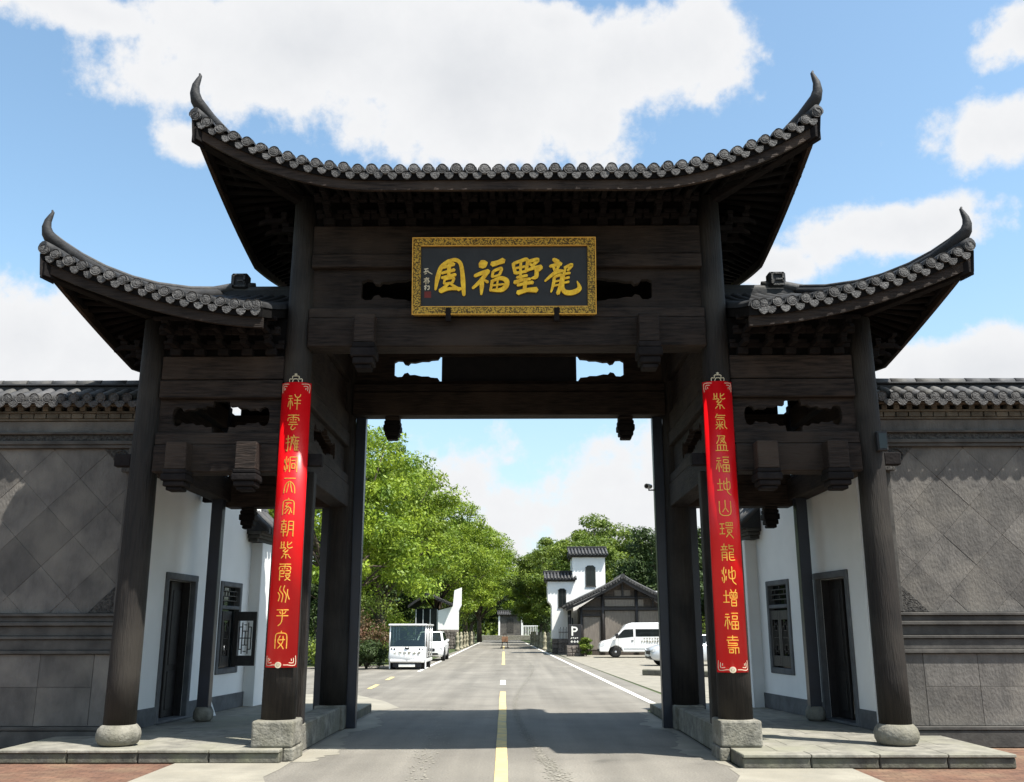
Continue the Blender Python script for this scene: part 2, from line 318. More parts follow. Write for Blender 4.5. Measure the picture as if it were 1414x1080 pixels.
m6 = N.new('ShaderNodeMix'); m6.data_type = 'RGBA'; m6.blend_type = 'MULTIPLY'; m6.inputs[0].default_value = 1
bs = N['Principled BSDF'].inputs['Base Color']; src = bs.links[0].from_socket; L.new(src, m6.inputs[6]); L.new(m5.outputs[0], m6.inputs[7]); L.new(m6.outputs[2], mm.inputs[6]); L.new(rr.outputs[0], mm.inputs[7]); L.new(mm.outputs[2], bs)
sheet('brick_paving', [(-40, -40), (-4.35, -40), (-4.35, 1.3), (-40, 1.3)], -.006, PAVE)
sheet('brick_paving', [(4.35, -40), (40, -40), (40, 1.3), (4.35, 1.3)], -.006, PAVE)
def ragged(x0, x1, y0, y1, side):
    pts = [(x0, y0), (x0, y1)]; n = 60; rnd = random.Random(int(x0 * 10) + 3)
    for k in range(n + 1):
        y = y1 + (y0 - y1) * k / n; pts.append((x1 + side * (.16 * math.sin(y * 1.7) + rnd.uniform(-.09, .09)), y))
    return pts
sheet('concrete_strip', ragged(-4.35, -2.75, -40, -.36, 1), .004, CONC)
sheet('concrete_strip', ragged(4.35, 2.72, -40, -.95, -1), .004, CONC)
sheet('concrete_strip', ragged(-2.90, -2.55, -.36, 7.4, 1), .004, CONC)
sheet('concrete_strip', ragged(2.90, 2.62, -.95, 7.4, -1), .004, CONC)
sheet('concrete_strip', [(-13, 8.2), (-2.95, 7.4), (-2.5, 8.6), (-3.1, 10.6), (-4.3, 13.2), (-13, 13.5)], .004, CONC)
sheet('parking_lot', [(4.2, 12), (30, 12), (30, 58), (3.05, 58), (3.35, 40)], -.004, LOT)
sheet('side_pavement', [(-3.2, 7.0), (-14, 7.0), (-14, 1.5), (-3.2, 1.5)], -.008, CONC)
sheet('side_pavement', [(3.2, 12), (14, 12), (14, 1.5), (3.2, 1.5)], -.008, CONC)

def marking(name, y0, y1, fx, w, m, n=8, z=.009):
    mb = MB(); vs = []; fs = []; rnd = random.Random(int(y0 * 7))
    for k in range(n + 1):
        y = y0 + (y1 - y0) * k / n; j = rnd.uniform(-.006, .006); vs += [(fx(y) - w / 2 + j, y, z), (fx(y) + w / 2 + j, y, z)]
    fs = [(2 * k, 2 * k + 1, 2 * k + 3, 2 * k + 2) for k in range(n)]
    o = mb.add(vs, fs).build(name, m, road, fixn=False); return o
for y0, y1 in ((-40, 14.2), (35, 64), (74, 90)): marking('centre_line', y0, y1, cx, .16, YEL, 30)
for y0, y1 in ((17.6, 20.4),): marking('centre_dash', y0, y1, cx, .17, WHP, 3)
marking('edge_line', 8.6, 118, exr, .15, WHP, 24); marking('edge_line', 27.5, 118, exl, .14, WHP, 20)
for y in (15.6, 20.6): marking('edge_dash', y, y + 2.2, lambda t: -4.25 - .03 * (t - 16), .15, YEL, 2)
# the pale trail of spilled mud that wanders down the right lane
mb = MB(); rnd = random.Random(5)
trail = [(.78, -3.6), (.72, -2.6), (.60, -1.2), (.50, 0), (.40, 1.6), (.27, 3.4), (.16, 5.4), (.10, 7.5), (.10, 9.5), (.13, 12), (.22, 15), (.42, 19), (.70, 25), (.85, 31), (.80, 38), (.62, 45)]
for i in range(len(trail) - 1):
    (xa, ya), (xb, yb) = trail[i], trail[i + 1]
    for k in range(230):
        t = rnd.random(); x = xa + (xb - xa) * t + rnd.gauss(0, .045 + .05 * max(0, -ya / 4)); y = ya + (yb - ya) * t; s = rnd.uniform(.006, .018); h = s * rnd.uniform(.4, 1); zz = rnd.uniform(.003, .0085)
        mb.add([(x - s, y - h * 2, zz), (x + s * .6, y - h * 2, zz), (x + s, y + h * 2, zz), (x - s * .5, y + h * 2, zz)], [(0, 1, 2, 3)])
for k in range(260):
    y = rnd.uniform(-4, 9); x = -1.1 - .05 * y + rnd.gauss(0, .10); s = rnd.uniform(.006, .02); zz = rnd.uniform(.003, .0085)
    mb.add([(x - s, y - s * 2, zz), (x + s * .6, y - s * 2, zz), (x + s, y + s * 2, zz), (x - s * .5, y + s * 2, zz)], [(0, 1, 2, 3)])
tag(mb.build('mud_trail', DUST, road, fixn=False), kind='stuff')

# raised stone platforms under the side bays, laid from kerb stones and slabs
def platform(s, x0, x1, yf, yb):
    o = MB().box(s * x0, s * x1, yf + .05, yb, 0, .145).build('platform', KERB); tag(o, kind='structure')
    n = 4; w = (x1 - x0) / n
    for k in range(n):
        a, b = x0 + k * w + .006, x0 + (k + 1) * w - .006
        B('kerb_stone', KERB, o, s * a, s * b, yf, yf + .30, 0, .128, bevel=.014)
        B('edge_slab', SLAB, o, s * a, s * b, yf - .025, yf + .34, .131, .172, bevel=.008)
    ys = [yf + .35, yf + 1.0, yf + 1.65, yf + 2.4, yf + 3.2, yf + 4.0, yf + 4.9, yb]
    for j in range(len(ys) - 1):
        for k in range(5):
            w2 = (x1 - x0) / 5; off = .3 if j % 2 else 0
            a, b = max(x0, x0 + k * w2 + off - .15), min(x1, x0 + (k + 1) * w2 + off - .15) if k < 4 else x1
            if k == 0: a = x0
            if b > x1: b = x1
            B('paving_slab', SLAB, o, s * (a + .004), s * (b - .004), ys[j] + .004, ys[j + 1] - .004, .146, .170, bevel=.004)
    return o
platform(-1, 2.98, 6.72, -.48, 7.6); platform(1, 2.98, 6.42, -1.0, 7.6)

# ------------------------------------------------------------------ the gateway
gate = tag(empty('gateway'), 'dark timber gateway with three upturned tiled roofs spanning the road', 'gateway')
YR = 4.0
def column(x, y, z0, z1, r0, r1):
    n = 9; zs = [z0 + (z1 - z0) * k / n for k in range(n + 1)]
    return MB().tube([(x, y, z) for z in zs], [r0 + (r1 - r0) * (k / n) ** 1.4 for k in range(n + 1)], 28).build('column', WZ, gate)
for s in (-1, 1):
    c = column(s * 3.14, 0, .50, 8.25, .235, .175); c['label'] = 'tall round front column behind a red couplet'
    # squared stone base with its foot
    st = MB().box(s * 3.14 - .28, s * 3.14 + .28, -.32, .28, .172, .515).build('stone_base', STONE, c, .03, 2)
    MB().box(s * 2.84, s * 2.976, -.32, .28, .0, .17).build('base_foot', STONE, c, .02, 2)
    c = column(s * 3.14, YR, .4, 8.25, .24, .19); c['label'] = 'tall round rear column'
    c = column(s * 5.32, 0, .44, 6.25, .215, .175)
    d = MB().lathe([(.20, 0), (.26, .03), (.29, .09), (.295, .16), (.275, .22), (.24, .26), (.222, .275)], (s * 5.32, 0, .172), 28).build('stone_drum', STONE, c)
    B('post', STEEL, gate, s * 5.29 - .1, s * 5.29 + .1, 3.42, 3.62, .30, 5.74)
    MB().lathe([(.12, 0), (.17, .05), (.17, .16), (.13, .24)], (s * 5.29, 3.52, .172), 16).build('post_base', STONE, gate)
    B('post', STEEL, gate, s * 2.74, s * 2.93, YR + .02, YR + .22, 0, 6.0)
    B('post', STEEL, gate, s * 3.42 - .085, s * 3.42 + .085, YR + .02, YR + .19, .17, 6.0)
    B('post', WZ, gate, s * 2.99 - .10, s * 2.99 + .10, .34, .54, .40, 4.0)
    # stone sill between front and rear column
    B('stone_sill', STONE, gate, s * 3.36, s * 2.95, .285, YR - .32, .0, .385, bevel=.02)
    B('stone_sill', STONE, gate, s * 3.42, s * 2.90, YR - .31, YR + .32, .0, .41, bevel=.02)

def hole_panel(name, m, a0, a1, z0, z1, t0, t1, plane, prof, hw, hz, parent=gate, mid=None):
    # a board with a cloud-shaped opening: upper and lower half, prof = [(u, v)] outline of one quarter, u,v in 0..1
    ac = (a0 + a1) / 2 if mid is None else mid; zc = (z0 + z1) / 2
    q = [(u * hw, v * hz) for u, v in prof]
    up = [(ac - u, zc + v) for u, v in q[::-1]] + [(ac + u, zc + v) for u, v in q]
    e = .0015
    P1 = [(a0, zc + e), (ac - q[-1][0], zc + e)] + [(x, max(z, zc + e)) for x, z in up] + [(ac + q[-1][0], zc + e), (a1, zc + e), (a1, z1), (a0, z1)]
    def dedupe(P):
        o = []
        for p in P:
            if not o or (abs(p[0] - o[-1][0]) + abs(p[1] - o[-1][1])) > 1e-4: o.append(p)
        return o
    P1 = dedupe(P1); P2 = [(x, 2 * zc - z) for x, z in P1][::-1]
    return MB().prism(P1, t0, t1, plane).prism(P2, t0, t1, plane).build(name, m, parent)
CLOUD = [(0, .98), (.16, .98), (.18, .62), (.30, .66), (.36, .50), (.50, .54), (.56, .40), (.70, .44), (.78, .34), (.82, .52), (.90, .60), (.97, .48), (1.0, .2), (1.0, 0)]
CLOUDM = [(0, .95), (.60, .95), (.62, .70), (.68, .66), (.70, .58), (.76, .58), (.82, .46), (.86, .48), (.88, .30), (.91, .36), (.93, .60), (.97, .62), (1.0, .48), (1.0, 0)]
def lotus_block(x, y, z0, z1, w, d, drop, rz=0):
    # a squared beam end with a stepped hanging lotus below it
    o = empty('hanging_bracket', (x, y, z0), rz, gate)
    MB().box(-w / 2, w / 2, -d / 2, d / 2, 0, z1 - z0).build('block', WX, o, .012)
    zz = 0; w2 = w
    for k, (f, h) in enumerate(((1.12, .22), (1.22, .34), (1.02, .26), (.78, .18))):
        hh = drop * h; MB().box(-w * f / 2, w * f / 2, -d * f / 2, d * f / 2, zz - hh, zz - .002).build('lotus_tier', WB, o, .02, 2); zz -= hh
    return o
def frame_row(y0, s, dz, rear):
    # main bay: beams and carved panel between the tall columns; s = -1 faces the camera
    x = 2.98
    B('beam', WX, gate, -x, x, y0 - .13, y0 + .13, 7.295 + dz, 7.76 + dz)
    B('beam', WX, gate, -x, x, y0 - .16, y0 + .16, 7.07 + dz, 7.285 + dz)
    p = hole_panel('carved_panel', WX, -x, x, 6.415 + dz, 7.065 + dz, y0 - .055, y0 + .055, 'xz', CLOUDM, 2.22, .27)
    B('beam', WX, gate, -x, x, y0 - .17, y0 + .17, 6.255 + dz, 6.41 + dz)
    B('beam', WX, gate, -x, x, y0 - .20, y0 + .20, 5.79 + dz, 6.25 + dz, bevel=.02)
    for sx in (-1, 1):
        if not rear: lotus_block(sx * 2.10, y0 + s * .27, 5.80 + dz, 6.24 + dz, .30, .30, .40)
        else: lotus_block(sx * 2.22, y0, 5.70 + dz, 5.785 + dz, .27, .27, .36)
    for sx in (-1, 1):
        a, b = sx * 3.32, sx * (5.27 if rear else 5.14)
        B('beam', WX, gate, a, b, y0 - .12, y0 + .12, 5.315, 5.67)
        B('beam', WX, gate, a, b, y0 - .15, y0 + .15, 5.025, 5.295)
        hole_panel('carved_panel', WX, min(a, b), max(a, b), 4.505, 5.02, y0 - .05, y0 + .05, 'xz', CLOUD, .72, .25)
        B('beam', WX, gate, a, b, y0 - .15, y0 + .15, 4.325, 4.50)
        B('beam', WX, gate, a, b, y0 - .18, y0 + .18, 3.91, 4.32, bevel=.02)
        if not rear:
            for q in (3.72, 4.72): lotus_block(sx * q, y0 + s * .27, 3.92, 4.315, .30, .30, .30)
        else:
            lotus_block(sx * 4.86, y0 - .02, 3.86, 3.905, .24, .24, .34)
        # tenon through the outer and the inner column
        B('tenon', WB, gate, sx * 5.50, sx * 5.74, y0 - .07, y0 + .07, 4.02, 4.20)
        if not rear: B('tenon', WB, gate, sx * 2.96, sx * 2.70, y0 - .07, y0 + .07, 4.02, 4.20)
frame_row(0, -1, 0, False); frame_row(YR, 1, -.14, True)
# frames that run back from column to column
for sx in (-1, 1):
    x = sx * 3.14; a, b = .18, YR - .2
    for z0, z1, h in ((5.32, 5.67, .11), (5.03, 5.29, .14), (4.33, 4.50, .14), (3.90, 4.32, .16), (7.30, 7.755, .12), (6.3, 6.7, .12)):
        B('side_beam', WY, gate, x - h, x + h, a, b, z0, z1)
    hole_panel('carved_panel', WY, a, b, 4.505, 5.025, x - .05, x + .05, 'yz', CLOUD, .9, .25)
    B('side_board', WY, gate, x - .04, x + .04, a, b, 6.71, 7.29); B('side_board', WY, gate, x - .035, x + .035, a, b, 5.68, 6.29)
    x = sx * 5.32
    for z0, z1, h in ((5.32, 5.67, .11), (4.90, 5.20, .14), (4.00, 4.40, .15)):
        B('side_beam', WY, gate, x - h, x + h, .17, YR - .15, z0, z1)
    B('side_board', WY, gate, x - .04, x + .04, .17, YR - .15, 4.41, 4.89)
# frieze boards behind the bracket sets
for y0, dz in ((0, 0), (YR, -.0)):
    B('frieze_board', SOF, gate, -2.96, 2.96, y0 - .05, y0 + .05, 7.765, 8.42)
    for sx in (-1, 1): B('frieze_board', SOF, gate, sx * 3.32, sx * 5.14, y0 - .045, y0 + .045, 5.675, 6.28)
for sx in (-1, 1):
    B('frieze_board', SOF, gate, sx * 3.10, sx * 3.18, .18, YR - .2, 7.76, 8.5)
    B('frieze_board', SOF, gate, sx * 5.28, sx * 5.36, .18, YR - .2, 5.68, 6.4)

# bracket sets (stacked blocks and arms) in rows under the eaves
mb = MB(); mb.box(-.085, .085, -.20, -.05, 0, .11)
mb.box(-.20, .20, -.165, -.085, .115, .19); mb.box(-.045, .045, -.46, -.052, .117, .205)
for q in (-.16, .16): mb.box(q - .05, q + .05, -.18, -.07, .192, .25)
mb.box(-.06, .06, -.47, -.35, .207, .27); mb.box(-.19, .19, -.45, -.37, .272, .34); mb.box(-.04, .04, -.74, -.30, .275, .355)
for q in (-.15, .15): mb.box(q - .045, q + .045, -.46, -.36, .342, .395)
mb.box(-.055, .055, -.75, -.63, .357, .42); mb.box(-.20, .20, -.73, -.65, .422, .48)
mb.prism([(-.74, .275), (-.86, .23), (-.84, .30), (-.74, .35)], -.032, .032, 'yz')
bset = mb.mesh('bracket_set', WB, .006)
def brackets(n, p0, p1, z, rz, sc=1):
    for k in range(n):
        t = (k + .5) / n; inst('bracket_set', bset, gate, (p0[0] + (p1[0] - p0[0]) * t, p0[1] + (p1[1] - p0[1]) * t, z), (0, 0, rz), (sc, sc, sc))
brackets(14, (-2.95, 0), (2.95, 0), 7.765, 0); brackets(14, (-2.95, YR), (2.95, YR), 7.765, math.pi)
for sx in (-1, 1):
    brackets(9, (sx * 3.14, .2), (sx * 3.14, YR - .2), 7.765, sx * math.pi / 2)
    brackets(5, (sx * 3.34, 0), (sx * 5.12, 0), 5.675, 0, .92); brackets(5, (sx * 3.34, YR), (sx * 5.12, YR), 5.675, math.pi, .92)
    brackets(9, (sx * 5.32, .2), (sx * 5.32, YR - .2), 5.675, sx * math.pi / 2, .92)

# ------------------------------------------------------------------ roofs
disc_me = MB()
disc_me.add([(0, -.028, 0)] + [(.088 * math.cos(2 * math.pi * k / 18), -.022, .088 * math.sin(2 * math.pi * k / 18)) for k in range(18)] + [(.070 * math.cos(2 * math.pi * k / 18), -.010, .070 * math.sin(2 * math.pi * k / 18)) for k in range(18)] + [(.062 * math.cos(2 * math.pi * k / 18), -.020, .062 * math.sin(2 * math.pi * k / 18)) for k in range(18)] + [(.09 * math.cos(2 * math.pi * k / 18), .03, .09 * math.sin(2 * math.pi * k / 18)) for k in range(18)],
            [(0, 37 + (k + 1) % 18, 37 + k) for k in range(18)] + [(37 + k, 37 + (k + 1) % 18, 19 + (k + 1) % 18, 19 + k) for k in range(18)] + [(19 + k, 19 + (k + 1) % 18, 1 + (k + 1) % 18, 1 + k) for k in range(18)] + [(1 + k, 1 + (k + 1) % 18, 55 + (k + 1) % 18, 55 + k) for k in range(18)])
disc_me = disc_me.mesh('eave_disc', DISC)
drip_poly = [(-.075, .02), (.075, .02), (.07, -.035), (.045, -.075), (0, -.10), (-.045, -.075), (-.07, -.035)]
drip_me = MB().prism(drip_poly, -.012, .012).mesh('drip_tile', DISC, .004)
def half_row(path, r, n=7):
    # half-round cover tile row along a path
    mb = MB(); P = [Vector(p) for p in path]; vs = []; fs = []
    side = Vector((P[-1].y - P[0].y, -(P[-1].x - P[0].x), 0)).normalized()
    for i, p in enumerate(P):
        for k in range(n):
            q = math.pi * k / (n - 1); vs.append(p + side * (r * math.cos(q)) + Vector((0, 0, 1)) * (r * math.sin(q)))
    for i in range(len(P) - 1):
        for k in range(n - 1): fs.append((i * n + k, i * n + k + 1, (i + 1) * n + k + 1, (i + 1) * n + k))
    mb.add(vs, fs, True); mb.f.append(tuple(range(n))); mb.sm.append(False); return mb
def make_roof(name, label, sx, xin, Xc, Xr, yF, yR, e0, H, Um, xa, pw, horn, ridge_h):
    """hip roof with swept-up corners. xin=None: both ends hipped (main roof); else the roof starts at |x|=xin on side sx"""
    yc = (yF + yR) / 2; g = lambda t: .72 * t + .28 * t * t
    U = lambda ax: Um * max(0, (ax - xa) / (Xc - xa)) ** pw
    def h(x, y):
        ax = abs(x); tf = (y - yF) / (yc - yF) if y < yc else (yR - y) / (yR - yc); ts = (Xc - ax) / (Xc - Xr)
        tf = max(0, min(1, tf)); ts = max(0, ts)
        if tf <= ts: return e0 + H * g(tf) + U(ax) * (1 - tf)
        return e0 + H * g(ts) + U(Xc - tf * (Xc - Xr)) * (1 - ts)
    sides = (-1, 1) if xin is None else (sx,)
    x0, x1 = (-Xc, Xc) if xin is None else ((xin, Xc) if sx > 0 else (-Xc, -xin))
    NX, NY = 64 if xin is None else 36, 36
    xs = [x0 + (x1 - x0) * i / NX for i in range(NX + 1)]; ys = [yF + (yR - yF) * j / NY for j in range(NY + 1)]
    mb = MB(); vs = []
    for dz in (0, -.13):
        for y in ys:
            for x in xs: vs.append((x, y, h(x, y) + dz))
    n1 = (NX + 1) * (NY + 1); I = lambda i, j, k: k * n1 + j * (NX + 1) + i; fs = []
    for j in range(NY):
        for i in range(NX):
            fs.append((I(i, j, 0), I(i + 1, j, 0), I(i + 1, j + 1, 0), I(i, j + 1, 0))); fs.append((I(i, j, 1), I(i, j + 1, 1), I(i + 1, j + 1, 1), I(i + 1, j, 1)))
    for i in range(NX):
        fs.append((I(i, 0, 1), I(i + 1, 0, 1), I(i + 1, 0, 0), I(i, 0, 0))); fs.append((I(i + 1, NY, 1), I(i, NY, 1), I(i, NY, 0), I(i + 1, NY, 0)))
    for j in range(NY):
        fs.append((I(0, j + 1, 1), I(0, j, 1), I(0, j, 0), I(0, j + 1, 0))); fs.append((I(NX, j, 1), I(NX, j + 1, 1), I(NX, j + 1, 0), I(NX, j, 0)))
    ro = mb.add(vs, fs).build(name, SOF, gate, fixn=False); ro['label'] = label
    # eave boards
    def strip(pts, inn, z0, z1, th, nm, m):
        b = MB(); ring = []
        for p in pts:
            q = (p[0] + inn[0] * th, p[1] + inn[1] * th); hz_ = p[2]
            ring.append([(p[0], p[1], hz_ + z1), (p[0], p[1], hz_ + z0), (q[0], q[1], hz_ + z0), (q[0], q[1], hz_ + z1)])
        b.loft(ring).build(nm, m, ro)
    strip([(x, yF + .03, h(x, yF)) for x in xs], (0, 1), -.27, -.125, .06, 'eave_board', WX)
    strip([(x, yR - .03, h(x, yR)) for x in xs], (0, -1), -.27, -.125, .06, 'eave_board', WX)
    for s in sides: strip([(s * (Xc - .03), y, h(Xc, y)) for y in ys], (-s, 0), -.27, -.125, .06, 'eave_board', WY)
    # cover tiles, end discs, drip tiles
    sp = .2
    rnd = random.Random(len(name) * 3 + sx)
    def eave_pair(px, py, rz, nxt):
        z = h(px, py); inst('eave_disc', disc_me, ro, (px, py, z + .030 + rnd.uniform(-.008, .008)), (rnd.uniform(-.12, .10), rnd.uniform(0, 6), rz + rnd.uniform(-.10, .10)), (rnd.uniform(.80, .90),) * 3)
        if nxt: a, b = nxt; inst('drip_tile', drip_me, ro, (a, b, h(a, b) - .045 + rnd.uniform(-.008, .008)), (rnd.uniform(-.10, .08), rnd.uniform(-.10, .10), rz), (.92, 1, .9))
    def prow(path):
        half_row(path, .102).build('cover_tile_row', TILED, ro, fixn=False)
    nx = int(round((x1 - x0) / sp))
    for i in range(nx + 1):
        x = x0 + (x1 - x0) * i / nx; ax = abs(x); te = 1 if ax <= Xr else (Xc - ax) / (Xc - Xr)
        if (xin is not None) and abs(ax - xin) < .05: x += sx * .09
        for ye, s in ((yF, 1), (yR, -1)):
            xx = max(x0 + .03, min(x1 - .03, x))
            eave_pair(xx, ye - s * .02, 0 if s > 0 else math.pi, (xx + sp / 2, ye - s * .02) if i < nx and abs(xx + sp / 2) < Xc - .02 else None)
            if te > .06:
                K = 9; prow([(x, ye + (yc - ye) * te * k / K, h(x, ye + (yc - ye) * te * k / K) + .005) for k in range(K + 1)])
    ny = int(round((yR - yF) / sp))
    for s in sides:
        for j in range(1, ny):
            y = yF + (yR - yF) * j / ny; tf = (y - yF) / (yc - yF) if y < yc else (yR - y) / (yR - yc)
            eave_pair(s * (Xc + .02), y, s * math.pi / 2, (s * (Xc + .02), y + sp / 2) if j < ny - 1 else None)
            if tf > .06:
                K = 6; prow([(s * (Xc - tf * (Xc - Xr) * k / K), y, h(Xc - tf * (Xc - Xr) * k / K, y) + .005) for k in range(K + 1)])
    # pan tiles' mass between the rows is the slope itself; a grey skin lies on the dark boards
    sk = MB(); vs = [(x, y, h(x, y) + .012) for y in ys for x in xs]
    sk.add(vs, [(j * (NX + 1) + i, j * (NX + 1) + i + 1, (j + 1) * (NX + 1) + i + 1, (j + 1) * (NX + 1) + i) for j in range(NY) for i in range(NX)]).build('pan_tiles', TILED, ro, fixn=False)
    # rafters under the eave
    for i in range(int((x1 - x0) / .24) + 1):
        x = x0 + .12 + .24 * i
        if x > x1 - .1: break
        for ya, yb in ((yF + .12, -.1 if xin is None else -.1), (yR - .12, YR + .1)):
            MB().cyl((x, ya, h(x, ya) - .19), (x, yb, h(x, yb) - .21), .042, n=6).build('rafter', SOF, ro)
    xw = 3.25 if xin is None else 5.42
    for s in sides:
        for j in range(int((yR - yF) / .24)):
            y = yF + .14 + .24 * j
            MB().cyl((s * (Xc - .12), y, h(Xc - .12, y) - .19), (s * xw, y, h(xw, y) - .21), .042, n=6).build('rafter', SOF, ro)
    # hip ridges that run out into horns, and corner beams
    for s in sides:
        for ye in (yF, yR):
            d = 1 if ye == yF else -1
            path = [(s * (Xr + (Xc - Xr) * (1 - t)), ye + d * (yc - yF) * t, h(Xc - (Xc - Xr) * t, ye + d * (yc - yF) * t) + lf) for t, lf in ((1, .10), (.8, .10), (.6, .10), (.45, .105), (.3, .12), (.18, .145), (.09, .19), (.03, .25))]
            rad = [.10] * 5 + [.105, .102, .095]
            c = Vector(path[-1]); ux = s
            for dx, dy, dz, r in horn: path.append((c.x + ux * dx, c.y - d * dy, c.z + dz)); rad.append(r)
            MB().tube(path, rad, 10).build('hip_ridge', TILED, ro)
            MB().tube([(s * (Xr + (Xc - Xr) * (1 - t)), ye + d * (yc - yF) * t, h(Xc - (Xc - Xr) * t, ye + d * (yc - yF) * t) + .075) for t in (.5, .35, .2, .1, .03, -.004)], [.085, .09, .095, .10, .10, .085], 10).build('ridge_bed', TILED, ro)
            p2 = [(p[0], p[1], p[2] + .105) for p in path[:8]]; MB().tube(p2, [.045] * 6 + [.035, .012], 8).build('hip_cap', TILE, ro)
            # corner beam head
            cx_, cy_ = s * (Xc - .02), ye + d * .02; zc = h(Xc, ye)
            MB().loft([[(cx_ + ux * -.02, cy_, zc - .02), (cx_ - s * .10, cy_ + d * .10, zc - .02), (cx_ - s * .14, cy_ + d * .10, zc - .46), (cx_ - s * .04, cy_, zc - .40)],
                       [(cx_ + ux * .04, cy_ - d * .06, zc - .04), (cx_ + ux * .02, cy_ - d * .04, zc - .04), (cx_ - s * .03, cy_ - d * .02, zc - .42), (cx_ + s * .01, cy_ - d * .05, zc - .36)]]).build('corner_boss', WB, ro, .01)
            mb2 = MB(); xa_, ya_ = s * (xw - .12), (0 if ye == yF else YR)
            za = h(xw, ya_) - .36; a = Vector((xa_, ya_, za)); b = Vector((cx_, cy_, zc - .28)); t = (b - a).normalized(); sd = t.cross(Vector((0, 0, 1))).normalized() * .075; up = Vector((0, 0, .09))
            mb2.loft([[a + sd + up, a - sd + up, a - sd - up, a + sd - up], [b + sd + up, b - sd + up, b - sd - up, b + sd - up]]).build('corner_beam', WB, ro, .01)
    # main ridge
    rx0, rx1 = (-Xr, Xr) if xin is None else ((xin, Xr) if sx > 0 else (-Xr, -xin))
    zr = e0 + H
    rb = MB().box(rx0, rx1, yc - .09, yc + .09, zr - .06, zr + ridge_h).build('ridge', TILED, ro, .02)
    MB().cyl((rx0, yc, zr + ridge_h), (rx1, yc, zr + ridge_h), .085, n=12).build('ridge_cap', TILE, ro)
    return ro, h, zr
HORN_M = [(0.05, 0.045, 0.08, 0.086), (0.075, 0.07, 0.19, 0.072), (0.07, 0.07, 0.31, 0.055), (0.04, 0.06, 0.41, 0.038), (0.02, 0.055, 0.475, 0.025), (0.035, 0.055, 0.515, 0.014)]
HORN_S = [(0.04, 0.035, 0.07, 0.081), (0.055, 0.05, 0.155, 0.065), (0.045, 0.05, 0.25, 0.049), (0.015, 0.045, 0.33, 0.034), (-0.005, 0.04, 0.385, 0.022), (0.01, 0.04, 0.42, 0.013)]
make_roof('main_roof', 'highest central roof with swept-up corners', 1, None, 4.52, 2.9, -1.40, YR + 1.40, 8.03, 1.12, .88, 1.9, 1.9, HORN_M, .12)
for s in (-1, 1):
    ro, h, zr = make_roof('side_roof', 'lower side roof with one swept-up end', s, 3.36, 6.52, 5.05, -1.30, YR + 1.30, 6.02, 1.30, .85, 3.3, 1.7, HORN_S, .16)
    # ridge end: scroll block and rounded ridge stub
    yc = YR / 2
    B('ridge_ornament', TILED, ro, s * 4.86, s * 4.56, yc - .12, yc + .10, zr + .17, zr + .46, bevel=.03)
    f = MB()
    for a, b, c_, d in ((-.11, .11, .09, .12), (-.11, .11, -.12, -.09), (-.11, -.08, -.12, .12), (.08, .11, -.05, .12), (-.03, .11, -.02, .01)): f.box(a, b, -.012, .012, c_, d)
    f.build('ornament_scroll', DISC, ro, loc=(s * 4.71, yc - .135, zr + .315))
    MB().tube([(s * 4.45, yc, zr + .24), (s * 4.75, yc - .02, zr + .24), (s * 5.05, yc - .05, zr + .16), (s * 5.18, yc - .08, zr + .12)], [.07, .085, .09, .095], 14).build('ridge_stub', TILE, ro)

# ------------------------------------------------------------------ plaque
pl = tag(empty('name_plaque', (-.035, -.27, 6.25)), 'black name plaque with four gold brush characters in a gold fret frame', 'plaque')
pl.rotation_euler = (R(8), 0, 0)
PWd, PH = 2.72, 1.17
MB().box(-PWd / 2 + .07, PWd / 2 - .07, -.03, .04, .07, PH - .07).build('board', BOARD, pl)
for nm, b in (('frame_rail', (-PWd / 2, PWd / 2, 0, .115)), ('frame_rail', (-PWd / 2, PWd / 2, PH - .115, PH))): MB().box(b[0], b[1], -.085, .05, b[2], b[3]).build(nm, FRET, pl, .008)
for sx in (-1, 1): MB().box(sx * PWd / 2, sx * (PWd / 2 - .115), -.083, .048, .1155, PH - .1155).build('frame_stile', FRET, pl, .008)
for z in (-.001, PH - .012): MB().box(-PWd / 2 - .012, PWd / 2 + .012, -.097, -.06, z, z + .013).build('gold_edge', GOLD, pl)
for x in (-PWd / 2 - .012, PWd / 2 - .001): MB().box(x, x + .013, -.0965, -.0605, .013, PH - .013).build('gold_edge', GOLD, pl)
for z, a in ((.1155, 1), (PH - .1265, 1)): MB().box(-PWd / 2 + .1157, PWd / 2 - .1157, -.08, -.028, z, z + .011).build('gold_edge', GOLD, pl)
for x in (-.83, .78): B('hanger', WB, pl, x - .04, x + .04, -.10, .0, -.10, .10, bevel=.006)
